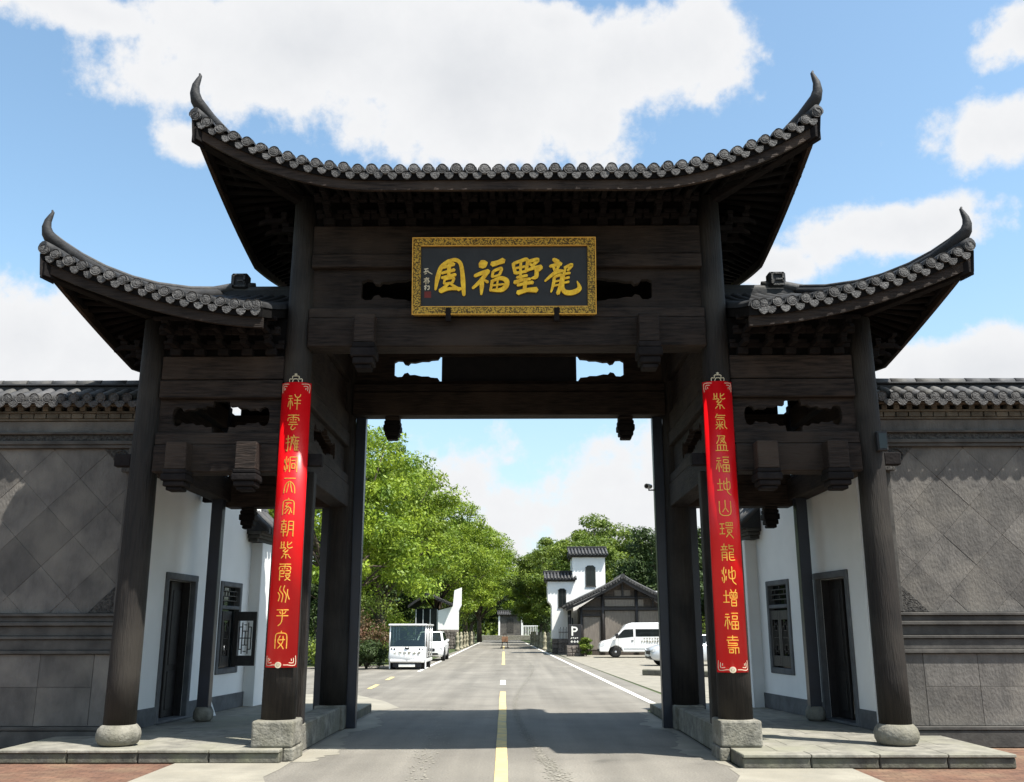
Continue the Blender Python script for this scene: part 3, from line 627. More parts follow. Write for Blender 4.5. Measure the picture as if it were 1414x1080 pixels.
CH = {
 'yuan': [([(300, 238), (245, 285), (218, 365), (203, 452)], (20, 26, 30, 12)), ([(290, 244), (340, 234), (376, 256), (391, 315), (398, 400), (404, 492)], (18, 24, 24, 26, 30, 20)),
          ([(256, 292), (332, 264)], (16, 26)), ([(306, 246), (298, 300), (296, 345)], (22, 24, 20)), ([(246, 332), (336, 308)], (16, 22)), ([(248, 366), (345, 342)], (18, 20)),
          ([(268, 378), (264, 410)], (16, 14)), ([(268, 378), (330, 366), (322, 402)], (14, 18, 16)), ([(268, 410), (322, 402)], (14, 14)), ([(300, 405), (268, 435), (236, 462)], (16, 20, 26)), ([(238, 466), (300, 446), (384, 446)], (24, 20, 18)), ([(310, 410), (340, 432), (372, 452)], (14, 18, 24))],
 'fu': [([(522, 280), (540, 266), (560, 258)], (40, 56, 34)), ([(480, 352), (530, 332), (578, 318)], (20, 26, 30)), ([(566, 330), (525, 385), (466, 442)], (24, 26, 16)), ([(532, 372), (530, 430), (526, 488)], (24, 28, 12)), ([(545, 380), (572, 398)], (12, 20)),
        ([(602, 268), (645, 256), (684, 240)], (34, 30, 36)), ([(610, 322), (602, 362)], (18, 14)), ([(610, 320), (668, 298), (655, 346)], (16, 20, 16)), ([(604, 362), (655, 346)], (12, 14)),
        ([(604, 388), (598, 425), (590, 462)], (20, 18, 14)), ([(602, 392), (662, 370), (704, 388), (702, 425), (668, 455), (594, 458)], (16, 24, 32, 32, 28, 14)), ([(642, 384), (636, 450)], (12, 12)), ([(606, 424), (684, 414)], (12, 12))],
 'shu': [([(752, 262), (758, 300), (768, 334)], (20, 20, 24)), ([(756, 262), (800, 246), (852, 236), (842, 322)], (18, 22, 22, 20)), ([(772, 296), (836, 284)], (14, 15)), ([(770, 334), (842, 320)], (18, 18)), ([(806, 250), (802, 372)], (17, 18)), ([(778, 366), (850, 350)], (18, 17)), ([(762, 402), (815, 384), (872, 376)], (26, 20, 18)),
         ([(862, 248), (926, 236), (894, 274)], (20, 26, 16)), ([(870, 268), (898, 286)], (16, 22)), ([(850, 312), (900, 296), (950, 290)], (18, 20, 30)), ([(948, 292), (934, 318)], (26, 10)), ([(916, 296), (914, 358), (880, 372)], (24, 28, 10)),
         ([(782, 422), (838, 410), (890, 402)], (18, 20, 22)), ([(838, 384), (832, 452)], (24, 24)), ([(784, 478), (850, 458), (916, 456)], (30, 24, 36))],
 'long': [([(1036, 232), (1052, 242), (1072, 252)], (20, 30, 26)), ([(1012, 284), (1090, 264)], (18, 26)), ([(1036, 288), (1046, 312)], (16, 20)), ([(1074, 278), (1062, 308)], (20, 14)), ([(976, 392), (1020, 352), (1066, 322), (1108, 318)], (12, 20, 26, 16)),
          ([(1042, 366), (1034, 420), (1018, 472)], (20, 20, 10)), ([(1040, 364), (1092, 350), (1086, 420), (1066, 484)], (14, 22, 24, 24)), ([(1046, 396), (1084, 388)], (12, 12)), ([(1042, 426), (1082, 418)], (12, 12)),
          ([(1114, 296), (1166, 274), (1136, 318)], (16, 22, 14)), ([(1120, 300), (1114, 330)], (14, 14)), ([(1112, 330), (1102, 390), (1100, 448), (1126, 476), (1178, 474), (1218, 446), (1202, 394)], (16, 20, 26, 32, 32, 30, 4)), ([(1114, 342), (1152, 334)], (14, 16)), ([(1114, 374), (1146, 366)], (12, 16)), ([(1112, 406), (1144, 398)], (12, 14))]}
kx, kz = PWd / 1285, PH / 560
pfn = lambda u, v, d: (u, -.03 - d, v)
for nm, st in CH.items():
    glyph([([((x - 687.5) * kx, (635 - y) * kz) for x, y in p], [w * kx * 1.12 for w in ws]) for p, ws in st], pfn, -.005, .022, 'gold_character', GOLDL, pl)
sig = [[(122, 300), (150, 296)], [(136, 296), (130, 322)], [(120, 322), (150, 312)], [(148, 318), (178, 336)], [(126, 336), (140, 328)], [(122, 372), (156, 366)], [(138, 360), (134, 410)], [(136, 376), (120, 396)], [(146, 374), (160, 392)], [(150, 372), (150, 404)],
       [(124, 426), (140, 420)], [(132, 420), (130, 452)], [(126, 440), (138, 436)], [(146, 426), (158, 424), (156, 446), (146, 448)]]
glyph([([((x - 687.5) * kx, (635 - y) * kz) for x, y in p], [7 * kx] * len(p)) for p in sig], pfn, -.004, .004, 'signature', PALEG, pl)
MB().box((124 - 687.5) * kx, (172 - 687.5) * kx, -.034, -.028, (508 - 0) * 0 + (635 - 508) * kz, (635 - 462) * kz).build('red_seal', SEAL, pl)

bp_ = tag(empty('rear_plaque', (0, YR + .22, 6.02)), 'dark back plaque filling the middle of the rear beam opening', 'plaque')
MB().box(-1.32, 1.32, -.04, .04, 0, 1.1).build('board', BOARD, bp_, .01)
for z in (0, 1.02): B('frame_rail', WB, bp_, -1.32, 1.32, -.055, -.041, z, z + .08)
# ------------------------------------------------------------------ red couplets
SHI = [[(1, 8.8), (3.2, 8.8)], [(.6, 7.2), (3.8, 7.2)], [(2.2, 7.2), (2.2, .3)], [(1.3, 5.6), (.3, 2)], [(3.1, 5.6), (4, 2.6)]]
SHUI = [[(1.8, 9.6), (1.2, 6.4), (1.9, 3.2), (1.2, .3)], [(.3, 7.8), (.6, 5.6)], [(.2, 3.6), (.5, 1.4)], [(3, 8.2), (2.7, 6)], [(3, 4.2), (2.7, 1.8)]]
TU = [[(2.2, 9.2), (2.2, 2.4)], [(.4, 6.4), (4, 6.4)], [(.2, 2.4), (4.2, 2.4)]]
YE = [[(5, 8), (5, 3.6), (7, 2.6), (9.2, 3.6), (9.2, 7.4), (7, 6.8), (4.4, 6)], [(7.1, 9.8), (7.1, 3), (7.8, .8), (9.8, -.6)]]
MIAN = [[(5, 10), (5, 8.8)], [(1, 0), (1, 6), (1.8, 8.3), (5, 8.8), (8.2, 8.3), (9, 6), (9, 0)]]
FU = SHI + [[(5, 9.4), (9.6, 9.4)], [(5.6, 7.8), (9, 7.8)], [(9, 7.8), (9, 6)], [(9, 6), (5.6, 6)], [(5.6, 6), (5.6, 7.8)], [(5, 4.6), (9.6, 4.6)], [(9.6, 4.6), (9.6, .3)], [(9.6, .3), (5, .3)], [(5, .3), (5, 4.6)], [(7.3, 4.6), (7.3, .3)], [(5, 2.5), (9.6, 2.5)]]
ZI = [[(1.5, 9.8), (1.5, 6)], [(1.5, 8), (3, 8)], [(3.4, 9.8), (3.4, 6)], [(.5, 6), (4.6, 6.2)], [(8.8, 9.6), (7.4, 8.4), (6, 8)], [(6, 9.8), (6, 6.8), (7.4, 6), (9.4, 6.6)], [(5, 5.8), (3, 4.2)], [(3, 4.2), (6, 3.8)], [(6.6, 5), (3.4, 2.4)], [(3.4, 2.4), (7, 2)], [(5.2, 2.2), (5.2, -.2)], [(3.4, 1.4), (2, 0)], [(7, 1.4), (8.4, 0)]]
LEFT = [SHI + [[(5.2, 9.8), (6, 8.2), (7.2, 7.8)], [(9.4, 9.8), (8.6, 8.2), (7.2, 7.8)], [(5, 6), (9.6, 6)], [(5.2, 4), (9.4, 4)], [(7.2, 7.8), (7.2, 0)]],
 [[(1, 9.6), (9, 9.6)], [(5, 9.6), (5, 6)], [(1, 6), (1.4, 7.6), (5, 8.2), (8.6, 7.6), (9, 6)], [(2.8, 6.6), (3.8, 6.6)], [(6.2, 6.6), (7.2, 6.6)], [(2.5, 5), (7.5, 5)], [(1.6, 3.6), (8.4, 3.6)], [(5, 3.6), (3.6, 1.4), (5, .2), (6.8, 1.6)]],
 [[(2, 9.8), (2, .6), (.8, .8)], [(.4, 7.5), (3.6, 7.8)], [(.4, 5), (3.6, 5.6)], [(6, 10), (6.4, 9)], [(4, 8.6), (9.8, 8.6)], [(5, 8.6), (4.5, 4), (3.9, .4)], [(6, 7.6), (5.5, 6), (6.2, 4.2)], [(7.8, 8), (7.2, 6.4), (7.2, .2)], [(7.2, 6.4), (9.8, 6.4)], [(7.2, 4.4), (9.6, 4.4)], [(7.2, 2.4), (9.6, 2.4)], [(7.2, .5), (9.8, .5)], [(8.6, 6.4), (8.6, .5)]],
 SHUI + [[(4.4, 0), (4.4, 9.2)], [(4.4, 9.2), (9.4, 9.2)], [(9.4, 9.2), (9.4, 0)], [(5.6, 7), (8.2, 7)], [(5.8, 5), (8, 5)], [(8, 5), (8, 2.2)], [(8, 2.2), (5.8, 2.2)], [(5.8, 2.2), (5.8, 5)]],
 [[(1, 9.2), (9, 9.2)], [(1, 0), (1.8, 4.6), (5, 7.2), (8.2, 4.6), (9, 0)], [(4.4, 6.6), (3.8, 3.4), (3, .4)], [(5.6, 6.6), (6.2, 3.4), (7, .4)]],
 MIAN + [[(3, 7), (7, 7)], [(5, 7), (3, 5)], [(3, 5), (6.6, 3.8), (5.6, .2)], [(5, 5.2), (2.6, 2.8)], [(5.2, 3.4), (2.8, .6)], [(6.2, 4.2), (7.6, 1)]],
 [[(2.4, 10), (2.4, 7.4)], [(.6, 9), (4.4, 9)], [(1, 7.4), (4, 7.4)], [(4, 7.4), (4, 4)], [(4, 4), (1, 4)], [(1, 4), (1, 7.4)], [(1, 5.7), (4, 5.7)], [(.4, 2.6), (4.6, 2.6)], [(2.5, 4), (2.5, 0)], [(6, 9), (5.9, 4), (5, 0)], [(6, 9), (9.2, 9)], [(9.2, 9), (9.2, 0)], [(6, 6.4), (9.2, 6.4)], [(6, 4), (9.2, 4)]],
 ZI,
 [[(1, 9.6), (9, 9.6)], [(5, 9.6), (5, 6.6)], [(1, 6.4), (1.4, 8), (5, 8.2), (8.6, 8), (9, 6.4)], [(3, 6.8), (3.8, 6.8)], [(6.2, 6.8), (7, 6.8)], [(1.6, 5.6), (4.6, 5.6)], [(4.6, 5.6), (4.6, 4)], [(1.6, 4), (4.6, 4)], [(1.6, 5.8), (1.6, 0)], [(1.6, 2.2), (4.4, 2.2)], [(5.6, 5.6), (8.6, 5.6), (8.4, 4), (5.6, 4)], [(5.6, 3), (8.6, 3), (7.4, 1.4), (5.4, 0)], [(5.8, 2.6), (7.2, 1), (9, 0)]],
 [[(3, 9.8), (2.2, 7.4), (4.6, 4.6), (4, .4)], [(5.6, 10), (5, 7.4), (7, 4.4), (6.6, .2)], [(7.8, 7.8), (7.8, 5), (9.2, 2)], [(1, 6), (2.4, 4), (1.6, 1)]],
 [[(1, 9), (9, 9)], [(1, 5.6), (9, 5.6)], [(3, 8), (4, 6.8)], [(7.4, 8.2), (6.4, 7), (5, 6.9)], [(5, 9), (5, 3.4), (4.2, 1.2), (2.4, -.2)]],
 MIAN + [[(4.4, 7.2), (3, 4), (5.4, 1.8), (7, -.3)], [(6.4, 7), (6.2, 3.4), (3, 0)], [(2.8, 4.8), (7.8, 5)]]]
RIGHT = [ZI,
 [[(3, 10), (1.6, 7.6)], [(2.6, 9), (8.6, 9)], [(2.6, 7.6), (8, 7.6)], [(2.2, 6.2), (7.6, 6.2), (8, 2.4), (9.6, .6)], [(4.4, 5.4), (4.4, 0)], [(1.6, 3), (6.8, 3)], [(2.2, 5), (3, 3.8)], [(6.4, 5), (5.6, 3.8)], [(4.2, 2.8), (1.6, .4)], [(4.6, 2.8), (6.8, .6)]],
 [[(2, 9.4), (7.4, 9.4)], [(7.4, 9.4), (6.8, 6.6), (8.2, 4.6)], [(3.4, 9.4), (3, 7), (1.4, 4.6)], [(4.4, 7.8), (6.4, 7.8), (4, 4.8)], [(4.4, 7), (6.8, 4.8)], [(2, 3.6), (8.2, 3.6)], [(2, 3.6), (2, .4)], [(8.2, 3.6), (8.2, .4)], [(4, 3.6), (4, .4)], [(6.2, 3.6), (6.2, .4)], [(.6, .2), (9.6, .2)]],
 FU, TU + YE,
 [[(1, 9), (1, 2.6), (2.4, .6), (5, .2), (7.6, .6), (9, 2.6), (9, 9)], [(5, 9.6), (5, 5)], [(5, 5), (3, 2.4)], [(5, 5), (7, 2.4)]],
 [[(.4, 8.6), (3.6, 8.6)], [(.6, 5.8), (3.4, 5.8)], [(.2, 2.6), (3.8, 2.6)], [(2, 8.6), (2, 2.6)], [(4.8, 9.4), (9.4, 9.4)], [(9.4, 9.4), (9.4, 7.6)], [(4.8, 7.6), (9.4, 7.6)], [(4.8, 7.6), (4.8, 9.4)], [(6.4, 9.4), (6.4, 7.6)], [(7.9, 9.4), (7.9, 7.6)], [(4.4, 6.2), (9.8, 6.2)], [(5.6, 5), (8.6, 5)], [(8.6, 5), (8.6, 3.6)], [(5.6, 3.6), (8.6, 3.6)], [(5.6, 3.6), (5.6, 5)], [(7, 3.6), (4.6, .6)], [(6.6, 3), (9.8, 0)]],
 [[(2.6, 10), (2.6, 8.6)], [(.6, 8.4), (4.8, 8.4)], [(1.6, 8), (2, 6.6)], [(3.8, 8), (3.2, 6.6)], [(.2, 6.4), (5, 6.4)], [(1, 5), (1, 0)], [(1, 5), (4.2, 5)], [(4.2, 5), (4.2, 0)], [(1, 3.4), (4.2, 3.4)], [(1, 1.8), (4.2, 1.8)], [(6, 9.6), (6, 7)], [(6, 7), (9, 7)], [(9, 7), (9, 5)], [(9, 5), (6, 5)], [(6, 5), (6, 1.2), (7, .2), (9.8, .4)], [(6.2, 8.6), (9, 8.8)], [(6.8, 3.6), (9, 3.6)], [(6.8, 2), (9, 2)]],
 SHUI + YE,
 TU + [[(5.4, 9.8), (6.2, 8.2)], [(9.2, 9.8), (8.4, 8.2)], [(4.8, 8), (9.8, 8)], [(9.8, 8), (9.8, 4.8)], [(4.8, 4.8), (9.8, 4.8)], [(4.8, 4.8), (4.8, 8)], [(7.3, 8), (7.3, 4.8)], [(6, 7.2), (6.4, 5.6)], [(8.6, 7.2), (8.2, 5.6)], [(5.6, 3.8), (9, 3.8)], [(9, 3.8), (9, .2)], [(5.6, .2), (9, .2)], [(5.6, .2), (5.6, 3.8)], [(5.6, 2), (9, 2)]],
 FU,
 [[(5, 10), (5, 7.4)], [(1.6, 9), (8.4, 9)], [(1, 7.4), (9, 7.4)], [(2, 7.4), (2, 5.6)], [(2, 5.6), (8, 5.6)], [(8, 5.6), (8, 4.4)], [(8, 4.4), (1.6, 4.4)], [(1.6, 3), (8.8, 3)], [(8.8, 3), (8.8, 0)], [(2.4, 2), (5, 2)], [(5, 2), (5, .2)], [(5, .2), (2.4, .2)], [(2.4, .2), (2.4, 2)], [(6.4, 2.8), (6.4, -.4)]]]
def banner(x, z0, z1, chars, label):
    RB = .275; A = 52; o = tag(empty('couplet_board', (x, 0, z0)), label, 'couplet', 'red couplets on the tall front columns'); Hh = z1 - z0
    n = 14; mb = MB(); ring = []
    for q in range(-n, n + 1):
        a = R(A) * q / n; s_, c_ = math.sin(a), -math.cos(a); ring.append([(RB * s_, RB * c_, 0), (RB * s_, RB * c_, Hh), ((RB - .02) * s_, (RB - .02) * c_, Hh), ((RB - .02) * s_, (RB - .02) * c_, 0)])
    mb.loft(ring, True); pn = mb.build('board', RED, o)
    for p in pn.data.polygons: p.use_smooth = abs(p.normal.z) < .5
    fn = lambda u, v, d: ((RB + d) * math.sin(u / RB), -(RB + d) * math.cos(u / RB), v)
    zc0, zc1 = Hh - .30, .37; w, hh = .200, .232
    for k, st in enumerate(chars):
        zc = zc0 + (zc1 - zc0) * k / 11
        glyph([([(-w / 2 + p[0] / 10 * w, zc - hh / 2 + p[1] / 10 * hh) for p in s_], [.0128] * len(s_)) for s_ in st], fn, -.002, .003, 'gold_character', GOLD, o)
    for sx in (-1, 1):      # corner scrolls, top and bottom
        for zb, d in ((Hh - .03, -1), (.035, 1)):
            X = sx * .215
            st = [[(X, zb + d * .12), (X, zb), (X - sx * .12, zb)], [(X - sx * .03, zb + d * .09), (X - sx * .03, zb + d * .03), (X - sx * .09, zb + d * .03)], [(X - sx * .055, zb + d * .055), (X - sx * .06, zb + d * .08)]]
            if d > 0: st.append([(sx * .05, zb), (X - sx * .10, zb)])
            glyph([(s_, [.009] * len(s_)) for s_ in st], fn, -.002, .003, 'corner_scroll', PALEG, o)
    glyph([([(-.02 + .035 * math.cos(t), .035 + .03 * math.sin(t)) for t in [2 * math.pi * k / 8 for k in range(9)]], [.022] * 9), ([(-.03, .035), (-.01, .035)], [.03, .03])], fn, -.002, .006, 'rosette', PALEG, o)
    st = [[(-.10, 0), (-.10, .05), (-.05, .05), (-.05, .09), (.05, .09), (.05, .05), (.10, .05), (.10, 0)], [(-.05, .0), (-.03, .045), (.03, .045), (.05, 0)], [(0, .09), (0, .13)], [(-.02, .12), (.02, .12)]]
    glyph([(s_, [.012] * len(s_)) for s_ in st], lambda u, v, d: ((RB - .02) * math.sin(u / RB), -(RB + d - .012) * math.cos(u / RB), Hh + v), -.004, .004, 'top_ornament', PALEG, o)
banner(-3.10, 1.20, 5.23, LEFT, 'red couplet board left of the road, its last gold characters reading peace')
banner(3.10, 1.13, 5.23, RIGHT, 'red couplet board right of the road, its last gold characters reading blessing and longevity')

# ------------------------------------------------------------------ boundary walls of grey brick
def clip(poly, a, b, c):      # keep a*x + b*y <= c
    out = []
    for i, p in enumerate(poly):
        q = poly[(i + 1) % len(poly)]; dp, dq = a * p[0] + b * p[1] - c, a * q[0] + b * q[1] - c
        if dp <= 0: out.append(p)
        if dp * dq < 0: t = dp / (dp - dq); out.append((p[0] + (q[0] - p[0]) * t, p[1] + (q[1] - p[1]) * t))
    return out
brick_me = MB().box(-.092, .092, -.12, .02, 0, .075).mesh('brick', BRICKC, .006)
brick2_me = MB().box(-.045, .045, -.12, .02, 0, .075).mesh('brick', BRICKC, .006)
WX0, WX1, WYf = 5.82, 12.5, 1.22
def tiles_strip(o, x0, x1, sp, y0, y1, z0, z1, r, rzf=0):
    n = int((x1 - x0) / sp); path = [(0, y0 + (y1 - y0) * t, z0 + (z1 - z0) * t) for t in (0, .32, .325, .66, .665, 1)]
    rad = [1, .9, 1.02, .92, 1.04, .94]
    mb = MB(); vs = []; m_ = 9
    for p, q in zip(path, rad):
        for k in range(m_):
            a = math.pi * (k / (m_ - 1) * 1.2 - .1); vs.append((p[0] + r * q * math.cos(a), p[1], p[2] + r * q * math.sin(a)))
    mb.add(vs, [(i * m_ + k, i * m_ + k + 1, (i + 1) * m_ + k + 1, (i + 1) * m_ + k) for i in range(len(path) - 1) for k in range(m_ - 1)], True)
    me = mb.mesh('cover_tile', TILE, fixn=False)
    for k in range(n):
        x = x0 + sp * (k + .5); inst('cover_tile', me, o, (x, 0, 0)); inst('eave_disc', disc_me, o, (x, y0 - .005, z0 + .01), (0, 0, random.uniform(-.05, .05)), (r / .09,) * 3)
        inst('drip_tile', drip_me, o, (x + sp / 2, y0 - .01, z0 - .06), (0, 0, 0), (1.1, 1, .9))
for s in (-1, 1):
    o = tag(empty('boundary_wall', (0, 0, 0)), 'grey brick boundary wall with tiled coping, %s' % ('left of the gateway, mostly shaded' if s < 0 else 'right of the gateway, sunlit'), 'wall', 'walls flanking the gateway')
    def bx(name, m, x0, x1, y0, y1, z0, z1, bevel=.01): return B(name, m, o, s * x0, s * x1, y0, y1, z0, z1, bevel=bevel)
    bx('wall_core', GREYM, WX0, WX1, WYf + .06, WYf + .55, 0, 5.2)
    bx('plinth', GREYM, WX0, WX1, WYf - .06, WYf + .058, 0, .24); bx('plinth_cap', GREYM, WX0, WX1, WYf - .075, WYf + .058, .245, .30)
    # lower slabs, two tiers
    k = 0; x = WX0 + .47
    bx('wall_slab', GREYW, WX0 + .104, WX0 + .466, WYf, WYf + .058, .305, 1.34, .004)
    while x < WX1:
        w = 1.05 if k % 2 else .82
        for z0, z1 in ((.305, .86), (.863, 1.34)): bx('wall_slab', GREYW, x + .002, min(x + w, WX1) - .002, WYf, WYf + .058, z0, z1, .004)
        x += w; k += 1
    for z0, z1, p in ((1.345, 1.40, .05), (1.403, 1.56, .02), (1.563, 1.61, .055), (1.613, 1.76, .01), (1.763, 1.82, .06), (1.823, 1.90, .03), (1.903, 1.95, .075)):
        bx('moulding', GREYM, WX0, WX1, WYf - p, WYf + .058, z0, z1, .008)
    bx('pilaster', GREYM, WX0, WX0 + .10, WYf - .05, WYf + .058, .305, 1.342); bx('pilaster', GREYM, WX0, WX0 + .085, WYf - .09, WYf + .058, 1.955, 4.52); bx('pilaster', GREYM, WX0 + .09, WX0 + .15, WYf - .05, WYf + .058, 1.955, 4.52); bx('pilaster', GREYM, WX0 + .155, WX0 + .225, WYf - .075, WYf + .058, 1.955, 4.52)
    bx('scroll_block', CARVE, WX0 - .04, WX0 + .28, WYf - .16, WYf - .092, 4.12, 4.30)
    # diamond laid slabs
    X0, X1, Z0, Z1 = WX0 + .23, WX1, 1.955, 4.52; a = .46
    cl = .42
    for i in range(-2, 12):
        for j in range(-2, 9):
            cxx = X0 + .3 + (i + .5 * (j % 2)) * 2 * a; cz = Z0 + .25 + j * a
            P = [(cxx - a + .0025, cz), (cxx, cz - a + .0025), (cxx + a - .0025, cz), (cxx, cz + a - .0025)]
            for c in ((-1, 0, -X0), (1, 0, X1), (0, -1, -Z0), (0, 1, Z1), (-1, 1, Z1 - X0 - cl), (-1, -1, -X0 - Z0 - cl)):
                P = clip(P, *c)
                if len(P) < 3: break
            if len(P) < 3: continue
            ar = abs(sum(P[q][0] * P[(q + 1) % len(P)][1] - P[(q + 1) % len(P)][0] * P[q][1] for q in range(len(P)))) / 2
            if ar < .004: continue
            MB().prism([(s * p, q) for p, q in P], WYf + .004 + random.uniform(0, .005), WYf + .058).build('diamond_slab', GREYW, o, .0015)
    for P in ([(X0, Z1), (X0 + cl, Z1), (X0, Z1 - cl)], [(X0, Z0), (X0, Z0 + cl), (X0 + cl, Z0)]):
        co = MB().prism([(s * p, q) for p, q in P], WYf - .015, WYf + .058).build('corner_carving', CARVE, o, .006)
        cxn = sum(p for p, q in P) / 3; czn = sum(q for p, q in P) / 3
        for rr_ in ((.105, .065, .03) if P[1][1] == Z1 else ()): MB().tube([(s * cxn + rr_ * math.cos(t), WYf - .02, czn + rr_ * math.sin(t)) for t in [2 * math.pi * q / 16 for q in range(17)]], [.012] * 17, 6).build('carved_ring', CARVE, co)
    for z0, z1, p, m in ((4.523, 4.575, .06, GREYM), (4.578, 4.64, .09, GREYM), (4.643, 4.74, .05, CARVE), (4.743, 4.78, .10, GREYM), (4.783, 4.965, .03, GREYW)):
        bx('moulding', m, WX0, WX1, WYf - p, WYf + .058, z0, z1, .006)
    # corbelled bricks under the tiles
    for x0, x1, p, z0, z1 in ((WX0, WX1, .07, 4.968, 5.0), (WX0, WX1, .13, 5.08, 5.112), (WX0, WX1, .20, 5.19, 5.222)): bx('brick_course', BRICKC, x0, x1, WYf - p, WYf + .058, z0, z1, .005)
    n = int((9.6 - WX0) / .2)
    for k in range(n):
        inst('brick', brick_me, o, (s * (WX0 + .1 + k * .2), WYf + .02, 5.003), (0, 0, random.uniform(-.02, .02))); inst('brick', brick2_me, o, (s * (WX0 + .2 + k * .2), WYf - .04, 5.113), (0, 0, random.uniform(-.03, .03)))
    bx('tile_bed', TILED, WX0, WX1, WYf - .325, WYf + .7, 5.225, 5.25, .004)
    MB().prism([(WYf - .30, 5.252), (WYf + .24, 5.50), (WYf + .36, 5.50), (WYf + .90, 5.252)], s * WX0, s * WX1, 'yz').build('pan_tiles', TILED, o)
    tiles_strip(o, *((WX0, 10.6) if s > 0 else (-10.6, -WX0)), .212, WYf - .33, WYf + .22, 5.268, 5.515, .082)
    bx('ridge', TILED, WX0 + .1, WX1, WYf + .17, WYf + .43, 5.502, 5.60); bx('ridge', TILED, WX0 + .1, WX1, WYf + .13, WYf + .47, 5.603, 5.635)
    k = WX0 + .1
    while k < WX1 - .2: MB().cyl((s * (k + .004), WYf + .3, 5.635), (s * (k + .40), WYf + .3, 5.635), .10, .096, n=14).build('ridge_tile', TILE, o); k += .41
    bx('ridge_end', TILED, WX0 - .06, WX0 + .22, WYf + .16, WYf + .44, 5.66, 5.80, .02)

# ------------------------------------------------------------------ guard houses behind the wall
def wall_cells(name, m, parent, ax, t0, t1, a0, a1, z0, z1, holes):
    # a wall plane with rectangular openings; ax='y': runs along y at x in t0..t1
    A = sorted({a0, a1, *[h[0] for h in holes], *[h[1] for h in holes]}); Zs = sorted({z0, z1, *[h[2] for h in holes], *[h[3] for h in holes]})
    solid = {}
    for i in range(len(A) - 1):
        for j in range(len(Zs) - 1):
            ca, cz = (A[i] + A[i + 1]) / 2, (Zs[j] + Zs[j + 1]) / 2; solid[i, j] = not any(h[0] < ca < h[1] and h[2] < cz < h[3] for h in holes)
    f = (lambda a, t, z: (t, a, z)) if ax == 'y' else (lambda a, t, z: (a, t, z))
    mb = MB()
    for (i, j), s_ in solid.items():
        if not s_: continue
        a, b, c, d = A[i], A[i + 1], Zs[j], Zs[j + 1]
        for t in (t0, t1): mb.add([f(a, t, c), f(b, t, c), f(b, t, d), f(a, t, d)], [(0, 1, 2, 3)])
        for (di, dj, e) in ((-1, 0, ((a, c), (a, d))), (1, 0, ((b, c), (b, d))), (0, -1, ((a, c), (b, c))), (0, 1, ((a, d), (b, d)))):
            if not solid.get((i + di, j + dj), False):
                (p, q), (r_, s2) = e; mb.add([f(p, t0, q), f(r_, t0, s2), f(r_, t1, s2), f(p, t1, q)], [(0, 1, 2, 3)])
    o = mb.build(name, m, parent, fixn=False)
    bm = bmesh.new(); bm.from_mesh(o.data); bmesh.ops.remove_doubles(bm, verts=bm.verts, dist=1e-4); bmesh.ops.recalc_face_normals(bm, faces=bm.faces); bm.to_mesh(o.data); bm.free(); return o
def lattice(w, h, bars):     # list of boxes in a (w,h) leaf, local x (0..w), z (0..h)
    mb = MB(); t = .018
    for a, b, c, d in bars: mb.box(a * w - t / 2 if a == b else a * w, b * w + t / 2 if a == b else b * w, -.012, .012, c * h - t / 2 if c == d else c * h, d * h + t / 2 if c == d else d * h)
    return mb
LAT_T = [(0, 1, .25, .25), (0, 1, .5, .5), (0, 1, .75, .75), (.2, .2, 0, .25), (.8, .8, 0, .25), (.5, .5, .25, .5), (.25, .25, .5, .75), (.75, .75, .5, .75), (.5, .5, .75, 1), (.1, .1, .25, .75), (.9, .9, .25, .75)]
LAT_B = [(.3, .3, .05, .95), (.7, .7, .05, .95), (.5, .5, .30, .70), (.1, .9, .5, .5), (.3, .7, .3, .3), (.3, .7, .7, .7), (.1, .3, .18, .18), (.7, .9, .18, .18), (.1, .3, .82, .82), (.7, .9, .82, .82), (.1, .1, .18, .82), (.9, .9, .18, .82), (.4, .6, .12, .12), (.4, .6, .88, .88)]
